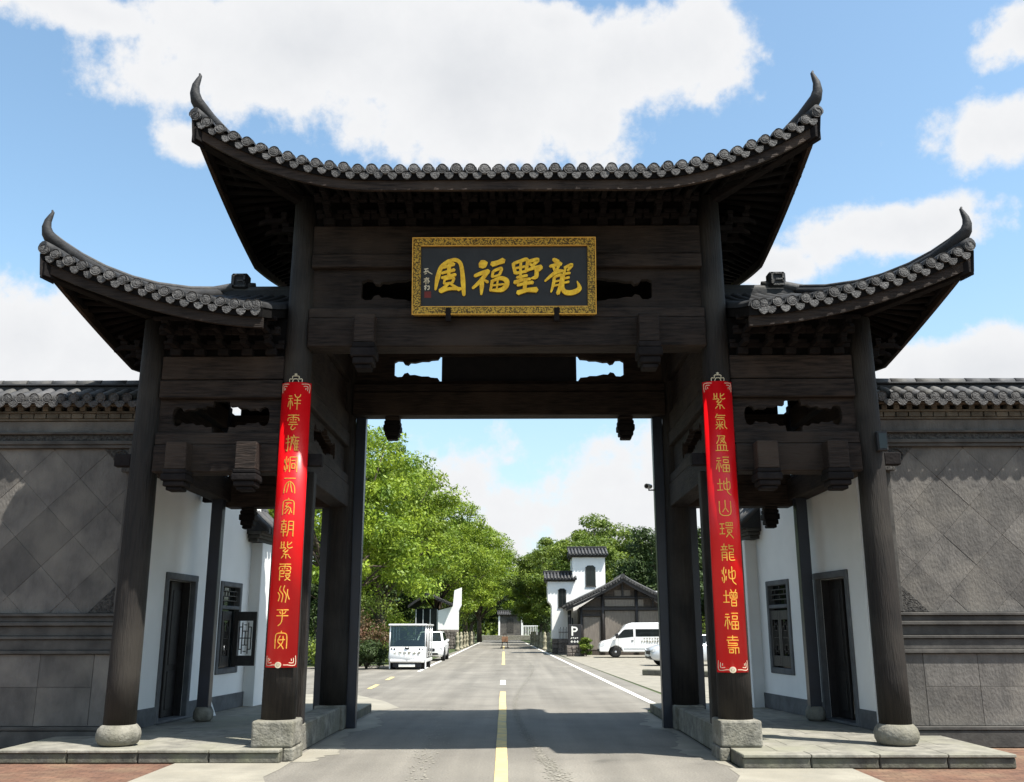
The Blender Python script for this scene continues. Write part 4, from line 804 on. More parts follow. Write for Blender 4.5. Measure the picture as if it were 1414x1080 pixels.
for s in (-1, 1):
    X = 0; ya = -.40 if s < 0 else .04
    o = tag(empty('guard_house', (X, 4.5, 0)), 'white plastered guard house %s' % ('left of the road with its window shutter swung open' if s < 0 else 'right of the road with a closed lattice window'), 'guard house', 'guard houses behind the gateway'); o.location = (-5.93, 2.2, 0) if s < 0 else (5.73, 1.76, 0); o.rotation_euler = (0, 0, R(-4.5) if s < 0 else R(7))
    d0, d1, w0, w1, wz0, wz1 = (.70, 1.82, 3.14, 4.16, .92, 2.58)
    wall_cells('wall', WHITE, o, 'y', X, X + s * .28, ya, 5.10, .17, 4.45, [(d0, d1, .17, 2.56), (w0, w1, wz0, wz1)])
    wall_cells('wall', WHITE, o, 'x', 4.82, 5.095, min(X + s * .285, X + s * 4.2), max(X + s * .285, X + s * 4.2), 0, 4.45, [])
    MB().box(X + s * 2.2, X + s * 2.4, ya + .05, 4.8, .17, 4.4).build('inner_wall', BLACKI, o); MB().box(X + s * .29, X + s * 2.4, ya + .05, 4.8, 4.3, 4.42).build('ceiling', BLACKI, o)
    MB().prism([(X - s * .0, 4.46), (X + s * 2.1, 5.15), (X + s * 4.3, 4.46)], ya + .1, 5.15).build('roof', TILED, o)
    for a, b in ((ya, d0 - .101), (d1 + .101, 5.108)): B('dado', DADO, o, X - s * .022, X - s * .002, a, b, .172, .46, bevel=.006)
    # door: frame, step, leaf ajar
    fr = B('door_frame', DADO, o, X - s * .035, X + s * .07, d0 - .10, d0 + .01, .173, 2.66); B('door_frame', DADO, o, X - s * .035, X + s * .07, d1 - .01, d1 + .10, .173, 2.66); B('door_frame', DADO, o, X - s * .04, X + s * .07, d0 - .10, d1 + .10, 2.555, 2.67)
    for a, b in ((d0 + .001, d0 + .014), (d1 - .014, d1 - .001)): B('door_lining', DARKW, o, X + s * .072, X + s * .275, a, b, .222, 2.55, bevel=0)
    B('door_sill', DADO, o, X - s * .05, X + s * .27, d0 - .05, d1 + .05, .173, .22)
    lf = B('door_leaf', DARKW, o, X + s * .20, X + s * .26, d0 + .62, d1 - .01, .225, 2.55)
    for z0, z1 in ((.35, 1.0), (1.1, 2.4)): B('door_panel', DARKW, lf, X + s * .185, X + s * .199, d0 + .70, d1 - .10, z0, z1)
    # window: frame, upper light, leaves
    for a, b, c, d in ((w0 - .06, w0 + .05, wz0 - .06, wz1 + .06), (w1 - .05, w1 + .06, wz0 - .06, wz1 + .06), (w0 + .05, w1 - .05, wz1 - .04, wz1 + .06), (w0 + .05, w1 - .05, wz0 - .06, wz0 + .05), (w0 + .05, w1 - .05, 2.10, 2.17)):
        B('window_frame', DADO, o, X - s * .03, X + s * .12, a, b, c, d)
    MB().box(X + s * .09, X + s * .10, w0, w1, wz0, wz1).build('window_pane', GLASS, o)
    q = lattice(w1 - w0 - .1, .38, LAT_T).build('window_lattice', DARKW, o); q.location = (X + s * .03, w0 + .05, 2.175); q.rotation_euler = (0, 0, math.pi / 2)
    def leaf(loc, rz):
        e = empty('shutter', loc, rz, o); w, h = .455, 1.06
        for a, b, c, d in ((0, .09, 0, h), (w - .07, w, 0, h), (.09, w - .07, 0, .20), (.09, w - .07, h - .18, h)): MB().box(a, b, -.022, .022, c, d).build('stile', DARKW, e, .005)
        k = lattice(w - .16, h - .38, LAT_B).build('shutter_lattice', DARKW, e); k.location = (.09, 0, .20); return e
    if s < 0:
        leaf((X + .03, w1 - .30, 1.0), R(6)); leaf((X + .02, w0 + .06, 1.0), math.pi / 2)
    else:
        leaf((X + .02, w0 + .055, 1.0), math.pi / 2); leaf((X + .02, w0 + .512, 1.0), math.pi / 2)
    # corbelled tiled cap on the end of the wall
    cap = empty('wall_cap', (X, 4.86, 0), 0, o)
    MB().box(-.14, .14, -.30, .34, 0, 3.52).build('pier', WHITE, cap, .01).location = (-s * .10, .12, .0)
    for k, (p, z0, z1) in enumerate(((.20, 3.525, 3.60), (.26, 3.605, 3.67), (.33, 3.675, 3.735))): MB().box(-s * p, s * .5, -.22 - p, .48 + p, z0, z1).build('cornice', GREYM, cap, .008)
    MB().prism([(-s * .42, 3.74), (s * .10, 4.25), (s * .6, 4.25), (s * .6, 3.74)], -.55, .80).build('pan_tiles', TILED, cap)
    for k in range(7):
        y = -.46 + k * .19; MB().tube([(-s * .44, y, 3.76), (s * .10, y, 4.27)], [.07, .065], 10).build('cover_tile', TILE, cap)
        inst('eave_disc', disc_me, cap, (-s * .45, y, 3.755), (0, 0, -s * math.pi / 2), (.85,) * 3)
    MB().tube([(s * .12, -.60, 4.30), (s * .12, .85, 4.30)], [.085, .085], 12).build('ridge_tile', TILE, cap)
pk = MB().loft([[(0, 0, 0), (.10, 0, 0), (.10, .02, 0), (0, .02, 0)], [(-.01, .30, .66), (.02, .30, .66), (.02, .32, .66), (-.01, .32, .66)]]).build('leaning_plank', WHITE, loc=(-5.46, 4.55, .172), rot=(0, 0, R(58)))
tag(pk, 'narrow white wedge of board leaning on the white wall of the left guard house', 'plank')

bxo = tag(empty('floodlight', (5.42, -.185, 4.33)), 'small black floodlight box on the sunlit right outer column', 'light')
MB().box(-.075, .075, -.09, .0, -.14, .14).build('housing', PLAST, bxo, .012); B('bracket', PLAST, bxo, -.02, .02, .0, .03, -.05, .05, bevel=0); B('lens', GLASS, bxo, -.055, .055, -.098, -.091, -.11, .11, bevel=0)
cm_ = tag(empty('security_camera', (2.735, YR + .1, 4.25)), 'small white security camera on the right rear gate post', 'camera')
MB().tube([(.02, 0, 0), (-.10, 0, 0), (-.10, -.05, .04)], [.014] * 3, 8).build('arm', PLAST, cm_); MB().cyl((-.07, .0, .07), (-.16, -.18, .05), .045, .05, 12).build('body', LAMP, cm_); MB().cyl((-.161, -.182, .05), (-.165, -.19, .05), .038, .034, 12).build('lens', PLAST, cm_)

# ------------------------------------------------------------------ vehicles
def wheel(parent, x, y, z, r, w, side, axis='x'):
    # side: +1/-1 outward direction along the axle
    prof = [(r * .62, -w / 2), (r * .93, -w / 2), (r, -w * .32), (r, w * .32), (r * .93, w / 2), (r * .62, w / 2)]
    t = MB().lathe(prof, n=22); rot = (0, side * math.pi / 2, 0) if axis == 'x' else (-side * math.pi / 2, 0, 0)
    e = empty('wheel', (x, y, z), 0, parent); e.rotation_euler = rot
    t.build('tyre', TYRE, e); MB().lathe([(r * .64, w * .30), (r * .60, w * .47), (r * .50, w * .40), (r * .22, w * .42), (r * .18, w * .50), (.01, w * .51)], n=22).build('rim', RIM, e)
    sp = MB()
    for k in range(5):
        a = 2 * math.pi * k / 5; c, s_ = math.cos(a), math.sin(a); p = MB()
        sp.add([(c * r * .24 - s_ * r * .10, s_ * r * .24 + c * r * .10, w * .435), (c * r * .5 - s_ * r * .13, s_ * r * .5 + c * r * .13, w * .435), (c * r * .5 + s_ * r * .13, s_ * r * .5 - c * r * .13, w * .435), (c * r * .24 + s_ * r * .10, s_ * r * .24 - c * r * .10, w * .435)], [(0, 1, 2, 3)])
    sp.build('rim_opening', PLAST, e, fixn=False)
def make_car(o, paint, h=1.62, Lc=4.4, W_=1.78, suv=True):
    # forward is -y
    k = W_ / 1.76; st = [(-2.2, .66, .40, .62), (-2.12, .78, .28, .80), (-1.75, .85, .22, .93), (-.95, .88, .20, 1.02), (.5, .88, .20, 1.04), (1.7, .88, .20, 1.06), (2.1, .84, .26, 1.04), (2.2, .76, .42, .92)]
    rings = []
    for y, hw, zb, zt in st:
        hw *= k; y *= Lc / 4.4; d = zt - zb
        half = [(hw * .90, zb), (hw, zb + .16 * d), (hw * 1.01, zb + .55 * d), (hw * .985, zb + .82 * d), (hw * .90, zt)]
        rings.append([(x, y, z) for x, z in half] + [(-x, y, z) for x, z in half[::-1]])
    MB().loft(rings, True).build('body', paint, o)
    zb, y0, y1, t0, t1 = 1.00, -1.02, 2.0, -.30, 1.70; b, t = .79 * k, .62 * k
    lo = [(-b, y0, zb), (b, y0, zb), (b, y1, zb), (-b, y1, zb)]; hi = [(-t, t0, h), (t, t0, h), (t, t1, h), (-t, t1, h)]
    cb = MB().loft([lo, hi]).build('cabin', paint, o, .07, 2)
    def pane(nm, q, off, f=.07, top=.10, bot=.08):
        a, b_, c, d = [Vector(p) for p in q]; P = lambda u, v: (a.lerp(b_, u)).lerp(d.lerp(c, u), v) + Vector(off)
        MB().add([P(f, bot), P(1 - f, bot), P(1 - f, 1 - top), P(f, 1 - top)], [(0, 1, 2, 3)]).build(nm, GLASS, o, fixn=False)
    pane('windscreen', (lo[0], lo[1], hi[1], hi[0]), (0, -.012, .006)); pane('rear_window', (lo[2], lo[3], hi[3], hi[2]), (0, .012, .006))
    for i, j, s_ in ((1, 2, 1), (3, 0, -1)):
        q = (lo[i], lo[j], hi[j], hi[i]) if s_ > 0 else (lo[i], lo[j], hi[j], hi[i]); a, b_, c, d = [Vector(p) for p in q]
        for u0, u1 in ((.08, .47), (.52, .92)):
            pane('side_window', (a.lerp(b_, u0), a.lerp(b_, u1), d.lerp(c, u1), d.lerp(c, u0)), (s_ * .012, 0, .004), .02)
    z = .66
    B('grille', PLAST, o, -.40 * k, .40 * k, -2.215 * Lc / 4.4, -2.12 * Lc / 4.4, .52, .70, bevel=.02); B('intake', PLAST, o, -.58 * k, .58 * k, -2.205 * Lc / 4.4, -2.10 * Lc / 4.4, .33, .46, bevel=.02)
    B('number_plate', WHP, o, -.22, .22, -2.235 * Lc / 4.4, -2.216 * Lc / 4.4, .42, .53, bevel=.004)
    for s_ in (-1, 1):
        MB().prism([(s_ * .46 * k, .70), (s_ * .82 * k, .78), (s_ * .80 * k, .66), (s_ * .50 * k, .60)], -2.17 * Lc / 4.4, -2.02 * Lc / 4.4).build('headlight', LAMP, o)
        MB().tube([(s_ * .80 * k, -.80, 1.06), (s_ * .98 * k, -.80, 1.10)], [.03, .03], 6).build('mirror_arm', paint, o); MB().box(s_ * .92 * k, s_ * 1.08 * k, -.86, -.76, 1.04, 1.18).build('mirror', paint, o, .03, 2)
        for yy in (-1.38 * Lc / 4.4, 1.35 * Lc / 4.4):
            MB().lathe([(.40, -.01), (.40, .012)], n=20).build('wheel_arch', PLAST, o, loc=(s_ * .872 * k, yy, .36), rot=(0, s_ * math.pi / 2, 0)); wheel(o, s_ * .80 * k, yy, .345, .345, .22, s_)
        for yy in (-.1, 1.0): B('door_handle', paint, o, s_ * .885 * k, s_ * .91 * k, yy, yy + .18, .86, .90, bevel=.006)
        if suv: MB().tube([(s_ * .58 * k, -.1, h + .04), (s_ * .58 * k, 1.55, h + .04)], [.02, .02], 6).build('roof_rail', PLAST, o)
suv = tag(empty('parked_car', (-4.86, 43.2, 0), R(0)), 'white family car parked behind the white sightseeing cart', 'car'); make_car(suv, CARW, 1.6)
car2 = tag(empty('parked_car', (8.75, 34.4, 0), R(-90 + 6)), 'silver car half hidden behind the right gate post in front of the van', 'car'); make_car(car2, CARS, 1.46, 4.5, 1.78, False)

van = tag(empty('minibus', (5.2, 47.0, 0), R(-2)), 'white high-roofed minibus parked sideways before the brown timber hall', 'minibus')
prof = [(.03, .36), (.0, .62), (.06, .82), (.22, .98), (.80, 1.12), (1.02, 1.28), (1.46, 1.72), (1.72, 1.98), (2.05, 2.10), (5.05, 2.12), (5.25, 1.98), (5.30, .9), (5.28, .36), (4.75, .34), (4.64, .60), (4.3, .74), (3.96, .60), (3.85, .34), (1.47, .34), (1.36, .60), (1.02, .74), (.68, .60), (.57, .34)]
MB().prism(prof, 0, 1.95).build('body', CARW, van, .06, 2)
for nm, P in (('side_window', [(1.08, 1.20), (1.50, 1.64), (1.62, 1.70), (2.14, 1.72), (2.14, 1.26), (1.35, 1.18)]), ('side_window', [(2.28, 1.27), (5.05, 1.28), (5.03, 1.72), (2.28, 1.72)])):
    for y in (-.008, 1.944): MB().prism(P, y, y + .014).build(nm, GLASS, van)
MB().add([(1.05, .18, 1.33), (1.05, 1.77, 1.33), (1.52, 1.68, 1.80), (1.52, .27, 1.80)], [(0, 1, 2, 3)]).build('windscreen', GLASS, van, fixn=False, loc=(-.035, 0, .035))
MB().prism([(.03, .66), (.10, .86), (.36, .96), (.34, .74)], -.012, .10).build('headlight', LAMP, van); B('bumper', PLAST, van, -.03, .35, .06, 1.89, .34, .50, bevel=.03)
MB().prism([(1.55, .52), (3.75, .52), (3.75, .60), (1.55, .60)], -.014, .0).build('side_moulding', CARS, van)
for x in (1.22, 2.21, 3.62): B('door_seam', PLAST, van, x - .006, x + .006, -.004, .01, .62, 1.20, bevel=0)
B('door_handle', PLAST, van, 2.00, 2.14, -.03, .0, 1.00, 1.05, bevel=.006)
MB().box(1.02, 1.20, -.24, -.10, 1.18, 1.46).build('mirror', PLAST, van, .03, 2); MB().tube([(1.12, .02, 1.24), (1.12, -.14, 1.28)], [.02, .02], 6).build('mirror_arm', PLAST, van)
for x in (1.02, 4.30):
    wheel(van, x, .13, .35, .35, .24, -1, 'y'); wheel(van, x, 1.82, .35, .35, .24, 1, 'y')
rnd = random.Random(3); st = []
for row, (z, n, h_) in enumerate(((1.10, 13, .10), (.94, 15, .10))):
    for k in range(n):
        x = 2.75 + k * .165 - row * .15
        for q in range(3): st.append(([(x + rnd.uniform(0, .04), z + rnd.uniform(0, h_)), (x + rnd.uniform(.07, .11), z + rnd.uniform(0, h_))], [.022, .022]))
        st.append(([(x + .05, z), (x + .05, z + h_)], [.022, .022]))
glyph(st, lambda u, v, d: (u, -d, v), -.004, .004, 'side_lettering', OLIVE, van)

cart = tag(empty('sightseeing_cart', (-4.70, 29.4, 0), R(0)), 'white open-sided electric sightseeing cart parked by the left road edge', 'cart')
hw = .81
fr = []
for z, w_, y in ((.30, .74, .06), (.36, .80, .0), (.60, .81, -.03), (.85, .80, .0), (.97, .78, .05)): fr.append([(-w_, y + .05, z), (-w_ * .93, y, z), (0, y - .07, z), (w_ * .93, y, z), (w_, y + .05, z), (w_, y + .30, z), (-w_, y + .30, z)])
MB().loft(fr, True).build('front_panel', CARW, cart)
MB().loft([[(-.76, .06, .99), (0, .0, .99), (.76, .06, .99), (.76, .09, .99), (0, .03, .99), (-.76, .09, .99)], [(-.75, .20, 1.86), (0, .15, 1.86), (.75, .20, 1.86), (.75, .23, 1.86), (0, .18, 1.86), (-.75, .23, 1.86)]]).build('windscreen', CLEAR, cart)
MB().box(-.86, .86, .05, 3.55, 1.87, 1.95).build('canopy', CARW, cart, .035, 2)
B('dash', PLAST, cart, -.76, .76, .07, .30, .94, 1.02, bevel=.03)
for s_ in (-1, 1):
    MB().tube([(s_ * .79, .08, .97), (s_ * .78, .22, 1.87)], [.032, .032], 8).build('pillar', CARW, cart)
    for y in (1.3, 2.4, 3.4): MB().tube([(s_ * .78, y, .5), (s_ * .78, y, 1.87)], [.028, .028], 8).build('pillar', CARW, cart)
    B('side_sill', CARW, cart, s_ * .81, s_ * .70, .35, 3.5, .30, .44, bevel=.02); B('front_post', CARW, cart, s_ * .82, s_ * .76, .28, .34, .02, .97, bevel=.01)
    for x in (.55, .68): MB().lathe([(.042, 0), (.045, .02), (.02, .03)], n=12).build('headlight', PLAST, cart, loc=(s_ * x, -.01 + (x - .55) * .2, .88), rot=(math.pi / 2, 0, 0))
    MB().lathe([(.03, 0), (.035, .02), (.01, .025)], n=10).build('fog_light', LAMP, cart, loc=(s_ * .66, .01, .42), rot=(math.pi / 2, 0, 0))
    for y in (.62, 2.85): wheel(cart, s_ * .68, y, .25, .25, .18, s_)
B('floor', PLAST, cart, -.70, .70, .25, 3.5, .26, .345, bevel=.01); MB().box(-.62, .62, .02, .20, .10, .29).build('underframe', PLAST, cart, .02)
B('number_plate', WHP, cart, -.36, .36, -.02, .0, .12, .24, bevel=.006)
B('bumper_lip', CARW, cart, -.74, .74, -.07, .06, .33, .44, bevel=.03)
MB().tube([(-.10, -.06, .93), (0, -.075, .90), (.10, -.06, .93)], [.035, .04, .035], 8).build('badge', PLAST, cart)
for k, y in enumerate((.95, 1.75, 2.65)):
    q = B('seat', TIMBER, cart, -.68, .68, y, y + .45, .60, .72, bevel=.04); B('seat_back', TIMBER, q, -.68, .68, y + .42, y + .52, .74, 1.22, bevel=.04); B('seat_base', PLAST, q, -.60, .60, y + .05, y + .42, .347, .598, bevel=.01)
MB().tube([(-.34, .52, 1.05)] + [(-.34 + .16 * math.cos(t), .44, 1.10 + .16 * math.sin(t)) for t in [2 * math.pi * k / 12 for k in range(13)]], [.015] * 14, 6).build('steering_wheel', PLAST, cart)
st = []
for k in range(6):
    x = -.58 + k * .21; st += [([(x, .66 + rnd.uniform(0, .10)), (x + .14, .68 + rnd.uniform(0, .10))], [.013] * 2) for q in range(3)] + [([(x + .07, .62), (x + .07, .80)], [.013] * 2), ([(x + .02, .64), (x + .01, .74)], [.013] * 2)]
glyph(st, lambda u, v, d: (u, -.098 + .093 * abs(u) + (v - .6) * .12 - d, v), -.02, .002, 'front_lettering', OLIVE, cart)

# ------------------------------------------------------------------ buildings down the road
def coping(parent, x0, x1, y0, y1, z, h=.45, sp=.26):
    # little two-sided tiled roof along x
    yc = (y0 + y1) / 2
    MB().box(x0 - .10, x1 + .10, y0 - .10, y1 + .10, z, z + .12).build('cornice', GREYM, parent, .01)
    MB().prism([(y0 - .30, z + .14), (yc, z + .14 + h), (y1 + .30, z + .14)], x0 - .18, x1 + .18, 'yz').build('pan_tiles', TILED, parent)
    n = int((x1 - x0 + .36) / sp); me = MB().tube([(0, y0 - .34, z + .17), (0, yc - .05, z + .18 + h)], [.085, .08], 8).mesh('cover_tile', TILE)
    for k in range(n + 1): inst('cover_tile', me, parent, (x0 - .14 + k * (x1 - x0 + .28) / n, 0, 0))
    MB().box(x0 - .25, x1 + .25, yc - .10, yc + .10, z + .14 + h, z + .36 + h).build('ridge', TILED, parent, .03)
def rubble(parent, x0, x1, y0, z0, z1, d=.5, sz=.34, yback=None):
    rnd = random.Random(int(x0 * 100)); B('rubble_core', RUBBLE, parent, x0, x1, y0 + .06, y0 + d, z0, z1, bevel=0)
    nz = max(1, int((z1 - z0) / (sz * .8)))
    for j in range(nz):
        n = max(1, int((x1 - x0) / sz)); off = rnd.uniform(-.3, .3)
        e = [x0] + sorted(x0 + (x1 - x0) * (k + rnd.uniform(-.25, .25)) / n for k in range(1, n)) + [x1]; h = (z1 - z0) / nz
        for a, b in zip(e[:-1], e[1:]): MB().box(a + .012, b - .012, y0 - rnd.uniform(0, .04), y0 + .1, z0 + j * h + .012, z0 + (j + 1) * h - .012).build('stone', RUBBLE, parent, .03)

tw = tag(empty('white_house', (4.5, 58, 0)), 'white stepped-gable house with dark tall windows behind the brown timber hall', 'house'); tw.location = (0, 0, 0)
P = [(2.70, 1.05), (2.70, 3.35), (2.62, 3.55), (2.42, 3.75), (2.40, 5.15), (4.28, 5.15), (4.28, 1.05)]
MB().prism(P, 58, 60.5).build('wall', WHITE, tw); MB().box(4.285, 6.72, 58.25, 61, 0, 6.95).build('wall', WHITE, tw)
MB().box(6.72, 12, 59, 61, 0, 4.5).build('wall', WHITE, tw)
coping(tw, 2.35, 4.35, 58.0, 60.4, 5.16, .5); coping(tw, 4.20, 6.75, 58.2, 61.0, 6.96, .55)
for x0, x1, z0, z1, y in ((3.22, 3.72, 3.3, 4.65, 58.0), (5.30, 5.95, 4.85, 6.35, 58.25)):
    w = (x1 - x0) * .18
    MB().prism([(x0, z0), (x1, z0), (x1, z1 - w), (x1 - w, z1), (x0 + w, z1), (x0, z1 - w)], y - .02, y + .05).build('window', GLASS, tw)
    fr = MB().prism([(x0 - .07, z0 - .07), (x1 + .07, z0 - .07), (x1 + .07, z0 - .005), (x0 - .07, z0 - .005)], y - .06, y).build('window_sill', GREYM, tw)
    for a, b in ((x0 - .05, x0 - .003), (x1 + .003, x1 + .05)): B('window_frame', GREYM, tw, a, b, y - .04, y + .02, z0, z1 - w, bevel=0)
    B('window_bar', DARKW, tw, (x0 + x1) / 2 - .02, (x0 + x1) / 2 + .02, y - .035, y - .021, z0, z1, bevel=0)
rubble(tw, 2.68, 4.2, 57.9, 0, 1.04)

hall = tag(empty('timber_hall', (0, 0, 0)), 'brown timber hall with a tiled gable roof facing the parking lot', 'hall')
gx, gz = 7.45, 5.25; roofp = lambda t: (gx + t * 3.95, gz - 1.95 * abs(t) ** .88)      # t -1..1
HY = 53.6
MB().box(4.55, 10.35, HY, 57.6, 0, 3.15).build('wall', TIMBER, hall)
MB().prism([(4.55, 3.155), (10.35, 3.155), (gx, gz - .25)], HY, 57.6).build('gable', TIMBER, hall)
for x0, x1, z0, z1 in ((4.70, 5.88, .35, 2.55), (6.20, 8.35, .35, 2.95), (8.42, 10.2, .35, 2.95), (6.2, 8.9, 3.25, 3.72), (6.9, 8.0, 3.95, 4.35)): B('board_panel', PLANKG, hall, x0, x1, HY - .03, HY - .002, z0, z1, bevel=.01)
for x in (4.55, 6.05, 8.39, 10.28): MB().cyl((x, HY - .08, 0), (x, HY - .08, 3.2 if x < 6 or x > 9 else 4.3), .11, n=12).build('post', DARKW, hall)
for z0, z1, a, b in ((2.98, 3.18, 4.4, 10.5), (2.60, 2.70, 4.6, 6.0), (3.78, 3.90, 5.6, 9.3)): B('beam', DARKW, hall, a, b, HY - .14, HY - .04, z0, z1)
for x in (gx, 9.55): B('king_post', DARKW, hall, x - .07, x + .07, HY - .12, HY - .04, 3.9 if x == gx else 3.19, 4.9 if x == gx else 3.75)
for s_ in (-1, 1):
    K = 14; rg = []
    for k in range(K + 1):
        x, z = roofp(s_ * k / K * 1.0); rg.append([(x, HY - .75, z), (x, 58, z), (x, 58, z - .16), (x, HY - .75, z - .16)])
    sl = MB().loft(rg).build('roof_slope', TILED, hall)
    for k in range(21):      # rows of tiles that end along the rake
        t = s_ * (k + .5) / 21; x, z = roofp(t); inst('eave_disc', disc_me, sl, (x, HY - .80, z - .02), (0, 0, 0), (.95, 1.5, .95)); 
        MB().cyl((x, HY - .78, z + .02), (x, 57.9, z + .02), .085, n=7).build('cover_tile', TILE, sl)
    MB().tube([(roofp(s_ * k / 10)[0], HY - .62, roofp(s_ * k / 10)[1] + .08) for k in range(11)], [.09] * 11, 8).build('rake_ridge', TILE, sl)
    for k in range(14):
        y = HY - .6 + k * .34; x, z = roofp(s_ * 1.0); inst('eave_disc', disc_me, sl, (x + s_ * .02, y, z - .04), (0, 0, s_ * math.pi / 2))
    B('barge_board', DARKW, hall, *(gx + s_ * .05, gx + s_ * .1), HY - .70, HY - .66, 4.9, 5.05, bevel=0)
    MB().loft([[(roofp(s_ * k / 10)[0], HY - .72, roofp(s_ * k / 10)[1] - .17), (roofp(s_ * k / 10)[0], HY - .66, roofp(s_ * k / 10)[1] - .17), (roofp(s_ * k / 10)[0], HY - .66, roofp(s_ * k / 10)[1] - .36), (roofp(s_ * k / 10)[0], HY - .72, roofp(s_ * k / 10)[1] - .36)] for k in range(11)]).build('barge_board', DARKW, hall)
MB().cyl((gx, HY - .8, gz + .06), (gx, 58, gz + .06), .14, n=10).build('ridge', TILE, hall)
# dark glazed porch on the road side
for y in (54.2, 55.4, 56.6): MB().cyl((3.85, y, 0), (3.85, y, 3.0), .07, n=8).build('post', DARKW, hall)
B('porch_rail', DARKW, hall, 3.80, 3.92, 54.1, 56.7, 2.55, 2.68); B('porch_screen', GLASS, hall, 4.0, 4.03, 54.0, 56.8, .2, 2.5, bevel=0)

lh = tag(empty('gatehouse', (0, 0, 0)), 'small white gatehouse wall with rubble base and dark glazed side, left of the road', 'gatehouse')
MB().prism([(-7.08, 1.70), (-5.22, 1.70), (-5.22, 3.35), (-4.98, 3.85), (-4.98, 5.45), (-5.62, 5.20), (-5.75, 3.75), (-7.08, 3.40)], 75, 75.6).build('wall', WHITE, lh)
rubble(lh, -7.08, -5.20, 74.95, 0, 1.69)
MB().box(-9.2, -7.1, 75.2, 80, 0, 3.6).build('glazed_side', GLASS, lh)
for x in (-9.15, -8.5, -7.85, -7.2): B('mullion', CARS, lh, x, x + .08, 75.1, 75.19, 0, 3.5, bevel=0)
MB().prism([(-9.8, 3.62), (-8.2, 4.75), (-5.8, 3.75), (-5.8, 3.95), (-8.2, 5.0), (-9.8, 3.85)], 74.5, 80.5).build('roof', TILED, lh)
for k in range(9): t = k / 8; MB().cyl((-8.2 + 2.4 * t, 74.45, 5.0 - 1.05 * t), (-8.2 + 2.4 * t, 80.5, 5.0 - 1.05 * t), .08, n=7).build('cover_tile', TILE, lh)

ep = tag(empty('memorial_wall', (0, 0, 0)), 'grey screen wall with a small tiled roof closing the far end of the road', 'wall')
B('plinth', STONE, ep, -6.0, 4.0, 149.2, 152, 0, .75, bevel=.03); B('wall', GREYW, ep, -2.85, .85, 150, 150.6, .76, 3.9)
for x in (-3.05, .78): B('white_pier', WHITE, ep, x, x + .28, 149.9, 150.7, .755, 3.95)
B('carved_panel', CARVE, ep, -1.6, -.5, 149.95, 149.99, 1.2, 3.5); coping(ep, -3.0, 1.0, 149.9, 150.7, 3.96, .55, .3)
for k in range(9): B('baluster', WHITE, ep, 1.15 + k * .28, 1.23 + k * .28, 150, 150.1, .755, 2.2, bevel=0)
B('rail', WHITE, ep, 1.08, 3.6, 149.99, 150.11, 2.21, 2.36, bevel=0)

ORD = ['first', 'second', 'third', 'fourth', 'fifth', 'sixth', 'seventh', 'eighth']
# stone guardian posts along both edges of the road
def post_mesh():
    mb = MB(); mb.lathe([(.30, 0), (.30, .16), (.22, .20), (.19, .30), (.20, .62), (.25, .70), (.25, .78), (.17, .84), (.21, .98), (.24, 1.12), (.19, 1.26), (.14, 1.30), (.17, 1.40), (.13, 1.52), (.03, 1.58)], n=10); return mb.mesh('stone_post', STATUE)
pme = post_mesh()
for k in range(7):
    y = 68 + k * 6.5
    q = inst('stone_post', pme, None, (exl(y) - .45, y, 0), (0, 0, random.random()), (.72, .72, .95)); tag(q, 'carved stone post, %s of the left roadside row beyond the gatehouse' % ORD[k], 'post', 'stone posts left of the road')
    y = 63 + k * 6.5; q = inst('stone_post', pme, None, (exr(y) + .35, y, 0), (0, 0, random.random()), (.72, .72, .95)); tag(q, 'carved stone post, %s of the shaded right roadside row beyond the white house' % ORD[k], 'post', 'stone posts right of the road')
bar = tag(empty('road_barrier', (-1.05, 79.5, 0)), 'small brown barrier stand in the middle of the road far off', 'barrier')
B('board', TERRA, bar, -.30, .30, -.06, .02, .55, 1.05); MB().prism([(-.34, .0), (-.26, .0), (-.10, 1.25), (.10, 1.25), (.26, 0), (.34, 0), (.14, 1.32), (-.14, 1.32)], -.02, .05).build('trestle', TIMBER, bar); B('foot', TIMBER, bar, -.42, .42, -.25, .25, 0, .06)

# parking sign on its brick base, plant pot, iron gate
sg = tag(empty('parking_sign', (3.92, 50.6, 0)), 'black parking sign board with a white P on a brick base', 'sign')
B('board', PLAST, sg, -.42, .42, -.05, .05, .70, 2.02); rubble(sg, -.55, .62, -.20, 0, .68, .5, .24)
glyph([([(-.16, .1), (-.16, .66)], [.11] * 2), ([(-.16, .61), (.06, .60), (.15, .50), (.06, .38), (-.14, .37)], [.10] * 5)], lambda u, v, d: (u, -.05 - d, v + 1.22), -.004, .006, 'letter', WHP, sg)
st = [([(-.26 + k * .13, 1.12 + .03 * (k % 2)), (-.19 + k * .13, 1.18)], [.05] * 2) for k in range(4)] + [([(-.27 + k * .19, .92), (-.14 + k * .19, .92)], [.05] * 2) for k in range(3)] + [([(-.20 + k * .19, .86), (-.20 + k * .19, 1.0)], [.05] * 2) for k in range(3)]
glyph(st, lambda u, v, d: (u, -.05 - d, v), -.004, .006, 'small_lettering', WHP, sg)
ig = tag(empty('iron_gate', (2.95, 52.2, 0)), 'black iron folding gate beside the parking sign', 'gate')
for k in range(7): B('bar', PLAST, ig, k * .10, k * .10 + .035, -.02, .02, .02, 1.75 + .12 * (k % 2), bevel=0)
for z in (.25, .9, 1.5): B('rail', PLAST, ig, -.02, .66, -.03, .03, z, z + .05, bevel=0)
lk = tag(MB().box(0, 4.2, -.16, .16, 0, .22).build('parking_kerb', KERB, None, .03, loc=(5.0, 24.2, -.004), rot=(0, 0, R(-35))), 'low dark stone kerb edging the parking lot on the right', 'kerb')

